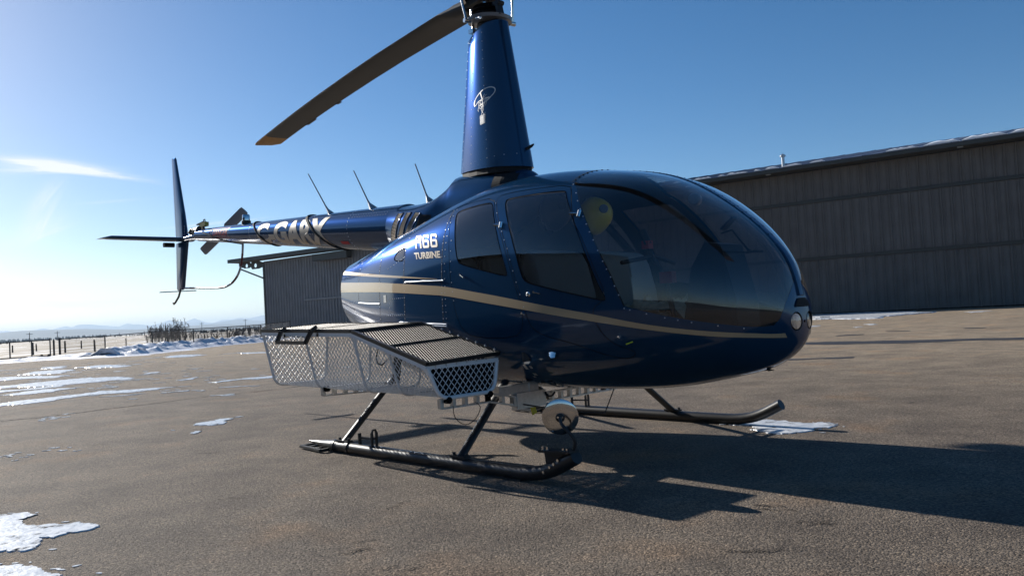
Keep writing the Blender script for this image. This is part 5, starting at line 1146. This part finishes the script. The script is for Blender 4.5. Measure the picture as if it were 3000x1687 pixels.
# ------------------------------------------------------------------ skids and struts
def skid(s, wd):
    r_ = .038; y = s*1.085
    pts = [(-.60, y, .043), (-.2, y, .041), (.4, y, .040), (1.0, y, .040), (1.22, y, .042), (1.34, y, .058), (1.43, y, .086), (1.50, y, .118), (1.585, y, .162)]
    mb = MB(); mb.tube(smooth_path(pts, .05), r_, 18, caps=True); so_ = mb.build('skid_tube', BLACK, heli, smooth=50)
    MB().tube([(-.60, y, .043), (-.68, y, .043), (-.99, y, .052)], [.040, .039, .006], 16).build('heel_cone', BLACK, so_, smooth=40)
    for x in (-.64, -.47): MB().tube([(x-.018, y, .043), (x+.018, y, .043)], .044, 16).build('clamp', BLACK, so_, smooth=40)
    wp = MB(); wp.bar((-.5, y, .006), (1.2, y, .006), .05, .010); wp.build('skid_shoe', BLACKM, so_)
    bp = MB()
    ys = (y-.085, y+.085)
    bp.bar((-1.02, ys[0]+.03, .018), (-.70, ys[0], .018), .03, .016); bp.bar((-1.02, ys[1]-.03, .018), (-.70, ys[1], .018), .03, .016)
    for x, e in ((-1.02, .03), (-.91, .02), (-.80, .01), (-.70, 0)): bp.bar((x, ys[0]+e, .020), (x, ys[1]-e, .020), .028, .014)
    bp.build('bear_paw', BLACKM, so_)
    ta = MB(); ta.bar((-.34, y, .07), (-.34, y, .15), .02, .012); ta.bar((-.34, y, .12), (-.17, y, .125), .016, .012); ta.bar((-.17, y-.018, .07), (-.17, y-.018, .165), .014); ta.bar((-.17, y+.018, .07), (-.17, y+.018, .165), .014); ta.tube([(-.17, y-.018, .16), (-.17, y-.010, .182), (-.17, y+.010, .182), (-.17, y+.018, .16)], .008, 6); ta.build('wheel_bracket', BLACKM, so_, smooth=40)
    for (xt, yt, zt), (xb, zb) in (((.60, .60, .47), (.69, .075)), ((-.56, .60, .49), (-.53, .075))):
        t = Vector((xt, s*yt, zt)); b = Vector((xb, y, zb)); ax = (t-b).normalized(); fw_ = Vector((1, 0, 0)); fw_ = (fw_-ax*fw_.dot(ax)).normalized(); sd_ = ax.cross(fw_)
        sb = MB(); sb.loft([[p+fw_*math.cos(2*math.pi*k/16)*.030+sd_*math.sin(2*math.pi*k/16)*.020 for k in range(16)] for p in (b, b.lerp(t, .5), t)]); sto = sb.build('skid_strut', BLACK, heli, smooth=60)
        bs = MB(); bs.box((xb, y, .083), (.13, .05, .012))
        for dx in (-.055, .055): bs.tube([(xb+dx, y-s*.0, .08), (xb+dx, y, .105)], .011, 6)
        bs.build('strut_foot', BLACKM, sto, smooth=40)
skid(-1, 'near'); skid(1, 'far')
# landing mirror on the near skid toe
mi = empty('landing_mirror', (1.5, -1.09, .2)); mi.parent = heli
mx_ = Vector((1.459, -1.05, .348)); md = Vector((2.45, -3.10, -.62)).normalized()
MB().lathe(mx_, md, [(.0, -.05), (.05, -.045), (.083, -.028), (.094, -.008), (.095, -.002), (.090, .001), (.06, .006), (.03, .0085), (0, .009)], 36).build('mirror_shell', CHROME, mi, smooth=50)
MB().lathe(mx_+md*.006, md, [(.024, 0), (.024, .008), (.018, .012), (0, .012)], 18).build('mirror_hub', BLACKM, mi, smooth=40)
bm_ = MB()
for k in range(3): 
    t = 2.1*k+.5; up_ = Vector((0, 0, 1)); s_ = up_.cross(md).normalized(); c_ = mx_+md*.018+s_*math.cos(t)*.012+(md.cross(s_))*math.sin(t)*.012; bm_.tube([c_, c_+md*.008], .006, 8)
bm_.build('mirror_bolt', STEEL, mi)
MB().tube(smooth_path([tuple(mx_+md*.02), (1.535, -1.125, .325), (1.585, -1.115, .275), (1.596, -1.10, .235), (1.575, -1.095, .19)], .02), .009, 8).build('mirror_arm', BLACKM, mi, smooth=60)
bk = MB(); bk.add([(1.372, -1.082, .175), (1.57, -1.082, .185), (1.57, -1.082, .150), (1.45, -1.082, .105), (1.385, -1.082, .07), (1.372, -1.082, .175), (1.372, -1.094, .175), (1.57, -1.094, .185), (1.57, -1.094, .150), (1.45, -1.094, .105), (1.385, -1.094, .07)], [(0, 1, 2, 3, 4), (6, 10, 9, 8, 7), (0, 4, 10, 6), (0, 6, 7, 1), (1, 7, 8, 2), (2, 8, 9, 3), (3, 9, 10, 4)])
bk.bar((1.37, -1.10, .178), (1.585, -1.10, .190), .075, .010); 
bk.build('mirror_bracket', BLACKM, mi)
for x in (1.39, 1.42, 1.53, 1.555): MB().tube([(x, -1.12, .18), (x, -1.12, .205)], .008, 6).build('bracket_bolt', STEEL, mi, smooth=40)
for x, z in ((1.43, .10), (1.46, .118), (1.49, .14), (1.385, .07)): MB().tube([(x, -1.09, z), (x, -1.125, z)], .008, 6).build('bracket_bolt', STEEL, mi, smooth=40)
# belly fittings
def ladder(y0, y1, z0, z1, x, parent, name, h=.052, pitch=.085, m=ALU):
    a, b = Vector((x, y0, z0)), Vector((x, y1, z1)); d = b-a; n_ = max(1, int(d.length/pitch)); mb = MB()
    up = Vector((0, 0, 1)); mb.bar(a+up*h/2, b+up*h/2, .03, .010); mb.bar(a-up*h/2, b-up*h/2, .03, .010)
    for k in range(n_+1): p = a+d*k/n_; mb.bar(p-up*h/2, p+up*h/2, .024, .028)
    return mb.build(name, m, parent)
fb = empty('basket_mount', (.72, 0, .36)); fb.parent = heli
ladder(-1.235, -.87, .405, .402, .72, fb, 'mount_beam'); ladder(-.87, -.64, .402, .352, .72, fb, 'mount_beam'); ladder(-.40, .22, .350, .352, .72, fb, 'mount_beam'); ladder(.22, .95, .352, .36, .72, fb, 'mount_beam')
mb = MB(); mb.box((.72, -.52, .352), (.05, .26, .10)); mb.box((.72, -.62, .352), (.04, .1, .06)); mb.build('mount_bracket', ALU, fb)
mb = MB(); mb.box((.70, -.63, .425), (.05, .30, .055)); mb.box((.70, -.48, .425), (.06, .08, .075)); mb.build('mount_saddle', ALU, fb)
ladder(-1.22, -.70, .435, .42, -.55, fb, 'mount_beam')
for p in ((.72, -1.20, .425), (.72, -.88, .425), (-.55, -1.205, .455)): MB().tube([Vector(p), Vector(p)+Vector((.04, 0, 0))], .020, 10).build('mount_knob', RUBBER, fb, smooth=40)
cb = MB(); cb.tube(smooth_path([(.75, -1.17, .39), (.76, -1.165, .32), (.77, -1.10, .275), (.77, -1.02, .30), (.76, -.97, .36), (.75, -1.0, .39)], .02), .0025, 5); cb.tube(smooth_path([(.75, -.40, .385), (.75, -.38, .36), (.75, -.34, .355), (.75, -.31, .375)], .01), .006, 6); cb.build('safety_cable', CORD, fb)
mb = MB(); mb.box((.735, -.50, .283), (.004, .042, .055), Matrix.Rotation(R(18), 3, 'X')); mb.build('flag_tag', TAG, fb)
mb = MB(); mb.tube([(.75, .30, .395), (.75, .30, .33), (.75, .185, .177), (.75, -.13, .222), (.75, -.60, .33)], .004, 6); mb.build('wire_antenna', BLACKM, heli, smooth=60)

# ------------------------------------------------------------------ cargo basket
bas = empty('cargo_basket', (-.2, -1.05, .45), 'white mesh cargo basket with black lid hung beside the helicopter above the near skid', 'basket')
XR, XK, XF = -1.14, .02, .742
def top_z(x): return .85-(x-XR)*(.85-.819)/(XK-XR) if x < XK else .819-(x-XK)*(.819-.622)/(XF-XK)
def bot_z(x): return .468-(x-XR)*(.468-.437)/(XF-XR)
YI, YO = -.80, -1.338
def section(x, n=7):
    """open U of the basket from inner rim down and up to the outer rim"""
    zt, zb = top_z(x), bot_z(x); out = [Vector((x, YI, zt))]; r_ = min(.07, (zt-zb)*.4)
    f = 1.0
    yi_b, yo_b = YI-.035, YO+.085
    P = [(YI, zt), (yi_b, zb), (yo_b, zb), (YO, zt)]
    def corner(a, b, c):
        a, b, c = Vector(a), Vector(b), Vector(c); p0 = b+(a-b).normalized()*r_; p1 = b+(c-b).normalized()*r_
        return [(p0*(1-t)**2+b*2*t*(1-t)+p1*t*t) for t in np.linspace(0, 1, n)]
    pts = [Vector(P[0])]+corner(P[0], P[1], P[2])+corner(P[1], P[2], P[3])+[Vector(P[3])]
    return [Vector((x, p.x, p.y)) for p in pts]
for x in (XR, -.56, XK, .38): MB().tube(section(x), .0105 if x in (XR,) else .009, 6).build('frame_hoop', WHITE, bas, smooth=60)
MB().tube(section(XF), .0125, 8).build('frame_hoop', WHITE, bas, smooth=60)
for y in (YO, YI):
    b = MB(); b.bar((XR, y, top_z(XR)), (XK, y, top_z(XK)), .022, .026); b.bar((XK, y, top_z(XK)), (XF, y, top_z(XF)), .022, .026); b.build('top_rail', WHITE, bas)
for x in (XR, XF): b = MB(); b.bar((x, YI, top_z(x)), (x, YO, top_z(x)), .020, .024); b.build('end_rail', WHITE, bas)
gs = MB()
g0, g1 = Vector((XK, YO, top_z(XK)-.01)), Vector((XF, YO, top_z(XF)-.01))
gs.add([(XK-.05, YO+.002, .815), (XK+.05, YO+.002, .80), (XK+.01, YO+.02, .73)], [(0, 1, 2)]); gs.add([(XF-.10, YO, .645), (XF, YO, .618), (XF, YO+.01, .57)], [(0, 1, 2)]); gs.build('gusset', WHITE, bas)
# diamond mesh: strands follow the unrolled skin of the basket
def arc_table(x):
    S = section(x); l_ = [0]
    for a, b in zip(S, S[1:]): l_.append(l_[-1]+(b-a).length)
    return S, l_
XSAMP = np.linspace(XR, XF, 60); TAB = [arc_table(x) for x in XSAMP]
def skin(x, s):
    """point on the basket skin at x, and distance s measured from the outer rim downwards"""
    S, l_ = arc_table(x); s = l_[-1]-s
    if s < 0 or s > l_[-1]: return None
    i = max(0, min(len(S)-2, int(np.searchsorted(l_, s))-1)); t = (s-l_[i])/(l_[i+1]-l_[i]+1e-9); return S[i].lerp(S[i+1], t)
mesh = MB(); DX, DS = .043, .0245
ns = int(1.25/DS)+2
for k in range(int((XF-XR)/DX)+2):
    for j in range(ns):
        x = XR+k*DX+(j % 2)*DX/2; s = j*DS/1.0
        p = skin(x, s) if XR <= x <= XF else None
        if p is None: continue
        for sx in (-1, 1):
            x2 = x+sx*DX/2; q_ = skin(x2, s+DS) if XR <= x2 <= XF else None
            if q_ is not None: mesh.bar(p, q_, .0016, .0040)
mesh.build('mesh_panel', WHITE, bas, kind='stuff', fix=False)
def end_mesh(x):
    mesh = MB(); S = section(x); poly = [(p.y, p.z) for p in S]; zt = top_z(x); zb = bot_z(x)
    def yrange(z):
        xs = []
        for a, b in zip(poly, poly[1:]+poly[:1]):
            if (a[1] > z) != (b[1] > z): xs.append(a[0]+(b[0]-a[0])*(z-a[1])/(b[1]-a[1]))
        return (min(xs), max(xs)) if len(xs) >= 2 else None
    DZ, DY = .0245, .043
    for j in range(int((zt-zb)/DZ)+1):
        z = zt-j*DZ
        for k in range(-1, 20):
            y = YO+k*DY+(j % 2)*DY/2
            for sy in (-1, 1):
                a, b = (y, z), (y+sy*DY/2, z-DZ); ra, rb = yrange(min(a[1], zt-.001)), yrange(b[1])
                if ra and rb and ra[0] <= a[0] <= ra[1] and rb[0] <= b[0] <= rb[1]: mesh.bar((x, a[0], a[1]), (x, b[0], b[1]), .0018, .0040, up=(0, 0, 1))
    mesh.build('end_mesh', WHITE, bas, kind='stuff', fix=False)
end_mesh(XF); end_mesh(XR)
bp_ = MB(); S = section(XF-.02); bp_.add([tuple(p) for p in S], [tuple(range(len(S)))]); bp_.build('end_backing_sheet', RUBBER, bas)  # black backing sheet just behind the front end mesh
# lid in two leaves: black frame, close black mesh, its sun glints painted as pale wires
lid = empty('basket_lid', (-.2, -1.05, .84)); lid.parent = bas; lid.location = (0, 0, .39); ORG[lid.name] = Vector((-.2, -1.05, .84))
NET = mat('black_net', (.010, .010, .010), rough=.85, spec=.08)
LF = mat('black_lid_frame', (.012, .012, .012), rough=.4); LW = mat('lid_glint_tone', (.16, .15, .14), rough=.42, metal=.5)
def lid_pt(x, y): 
    t = (y-YO)/(YI-YO); z = top_z(x)+.022+.020*t; return Vector((x, y, z))
fr_ = MB()
for (xa, xb) in ((XR-.01, XK-.005), (XK+.005, XF+.012)):
    for y in (YO-.004, YI+.01): fr_.bar(lid_pt(xa, y), lid_pt(xb, y), .022, .022)
    for x in (xa, xb): fr_.bar(lid_pt(x, YO), lid_pt(x, YI), .022, .022)
fr_.bar(lid_pt(-.56, YO), lid_pt(-.56, YI), .018, .018); fr_.bar(lid_pt(.38, YO), lid_pt(.38, YI), .018, .016); fr_.build('lid_frame', LF, lid)
lw = MB(); lb = MB()
def lid_line(c, sg, mb, r_, dz, wav):
    run = []
    for i in range(110):
        x = XR+.005+(XF-XR)*i/109; y = c+sg*.42*(x-XR)
        if YO+.006 < y < YI-.002: p = lid_pt(x, y); p.z += dz+wav*(i % 2); run.append(p)
        elif run: break
    if len(run) > 1: mb.tube(run, r_, 4)
for k in range(90):
    c = YO-.0+.0185*k-.05; lid_line(c, -1, lw, .0010, .004, .0018); lid_line(c, -1, lb, .0036, -.001, 0)
    lid_line(YI-.0185*k+.05, 1, lb, .0034, -.002, 0)
ll = MB(); ll.loft([[lid_pt(x, YO+.01)-Vector((0, 0, .014)), lid_pt(x, YI-.005)-Vector((0, 0, .014))] for x in (XK+.02, XF-.01)], closed=False); ll.build('lid_dark_sheet', NET, lid)  # black sheet added for the dark seen through the sloped mesh
lw.build('lid_glints', LW, lid, kind='stuff'); lb.build('lid_mesh', NET, lid, kind='stuff')
cl = MB()
for x in np.linspace(XK+.12, XF-.03, 8):
    p = lid_pt(x, YI); cl.tube([p+Vector((-.012, .01, 0)), p+Vector((0, .012, .018)), p+Vector((.012, .008, 0))], .006, 5)
for y in np.linspace(YO+.05, YI-.1, 6):
    p = lid_pt(XF, y); cl.tube([p+Vector((.004, 0, .012)), p+Vector((.02, 0, 0)), p+Vector((.016, 0, -.03))], .0028, 5)
cl.build('lid_clip', ALU, lid)
hd = MB(); hp_ = [(-.79, YO-.006, .880), (-.815, YO-.030, .860), (-.845, YO-.05, .785), (-.46, YO-.05, .778), (-.41, YO-.030, .86), (-.385, YO-.006, .880)]
hd.bar(hp_[0], hp_[1], .022); hd.bar(hp_[1], hp_[2], .022); hd.bar(hp_[2], hp_[3], .022); hd.bar(hp_[3], hp_[4], .022); hd.bar(hp_[4], hp_[5], .022); hd.build('lid_handle', LF, bas)
lt = MB()
for x in (-.80, -.37): lt.tube([(x, YO-.014, .826), (x, YO+.012, .826)], .014, 10)
lt.build('latch_bolt', STEEL, bas, smooth=40)
stp = MB(); stp.bar((.35, YO+.10, .70), (-.02, -1.0, .50), .05, .035); stp.build('basket_strut', BLACKM, bas)
cbl = MB(); cbl.tube(smooth_path([(.30, YO+.01, .745), (.24, YO+.03, .72), (.22, YO+.03, .66), (.27, YO+.03, .63), (.36, YO+.03, .68)], .02), .004, 5); cbl.build('lid_cable', CORD, bas)

# ------------------------------------------------------------------ things lying in the cabin
hm = empty('helmet', (.92, 0, 1.50), 'yellow flying helmet hanging in the cabin behind the windscreen', 'helmet')
def helmet(root, c, r_, m, ax=(.25, -.95, .1)):
    c = Vector(c); axv = Vector(ax).normalized(); mb = MB(); rings = []
    up = Vector((0, 0, 1)); s_ = up.cross(axv).normalized(); u_ = axv.cross(s_)
    prof = [(-.95, .30), (-.85, .55), (-.6, .82), (-.25, .98), (.1, 1.0), (.45, .92), (.75, .72), (.92, .45), (1.0, .12)]
    for h, q_ in prof:
        ring = []
        for k in range(28):
            t = 2*math.pi*k/28; fx = 1.0 if not (-2.3 < t-math.pi*1.5 < .5) else 1.0
            rz = 1.14 if math.sin(t) > 0 else 1.02; ring.append(c+axv*h*r_*.72+(s_*math.cos(t)*.96+u_*math.sin(t)*rz)*q_*r_*(1+.06*math.sin(3*t+1)))
        rings.append(ring)
    mb.loft(rings); o = mb.build('shell', m, root, smooth=60)
    e = MB(); e.lathe(c+s_*r_*.74+u_*r_*.25+axv*r_*.52, axv+s_*.6, [(.0, .01), (.026, .01), (.03, 0), (.03, -.02)], 16); e.lathe(c-s_*r_*.55-u_*r_*.72+axv*r_*.45, axv-s_*.4-u_*.5, [(.0, .01), (.026, .01), (.03, 0), (.03, -.02)], 16); e.build('visor_knob', GREYH, root, smooth=40)
    v = MB(); v.tube([c+axv*r_*.1+(s_*math.cos(t)+u_*math.sin(t)*1.1)*r_*1.0 for t in np.linspace(2.4, 4.6, 12)], .007, 6); v.build('edge_roll', RUBBER, root, smooth=60)
helmet(hm, (.92, 0.0, 1.505), .118, HELM)
h2 = empty('helmet', (.60, -.04, 1.56), 'dark grey flying helmet seen through the front door window', 'helmet'); helmet(h2, (.60, -.04, 1.565), .12, GREYH)
wl = MB(); rows = []
for i in range(44):
    row = []
    for j in range(30):
        x = .93+.60*i/43; y = .10+.46*j/29; ex = min(1, min(i, 43-i)/6); ey = min(1, min(j, 29-j)/5)
        h = .012+.075*max(0, mnoise.fractal(Vector((x*9, y*9, 2)), .7, 2.2, 4)+.42)*min(ex, ey)+.028*math.sin(x*20+2*y*8)*min(ex, ey)*.5
        row.append(Vector((x+.015*mnoise.noise(Vector((y*12, 0, 0))), y, .855-.02*(i < 3)+h*(1.0 if x < 1.43 else .5)-.10*max(0, (x-1.44)/.09))))
    rows.append(row)
wl.loft(rows, closed=False); tag(wl.build('wool_cover', WOOL, None, smooth=180), 'crumpled cream wool cover lying on the far front seat', 'blanket')
ck = MB(); ck.lathe((1.50, .22, .80), (0, 0, 1), [(.03, 0), (.034, .03), (.028, .06), (.034, .09), (.02, .11), (0, .112)], 14); ck.tube([(1.50, .22, .86), (1.46, .18, .90), (1.52, .16, .93)], .012, 8); tag(ck.build('intercom_unit', BLACKM, None, smooth=50), 'small dark intercom unit beside the cream wool cover', 'radio')

# ------------------------------------------------------------------ air
HAZE = True
if HAZE:
    m = bpy.data.materials.new('thin_haze'); m.use_nodes = True; t = m.node_tree; t.nodes.clear(); out = t.nodes.new('ShaderNodeOutputMaterial'); pv_ = t.nodes.new('ShaderNodeVolumePrincipled')
    pv_.inputs['Color'].default_value = (.62, .80, 1.0, 1); pv_.inputs['Density'].default_value = 1.5e-4; pv_.inputs['Anisotropy'].default_value = 0.2
    t.links.new(pv_.outputs[0], out.inputs['Volume']); mb = MB(); mb.box((0, 0, 89), (28600, 28600, 182)); ho = mb.build('haze', m, kind='stuff')
bpy.context.view_layer.update()
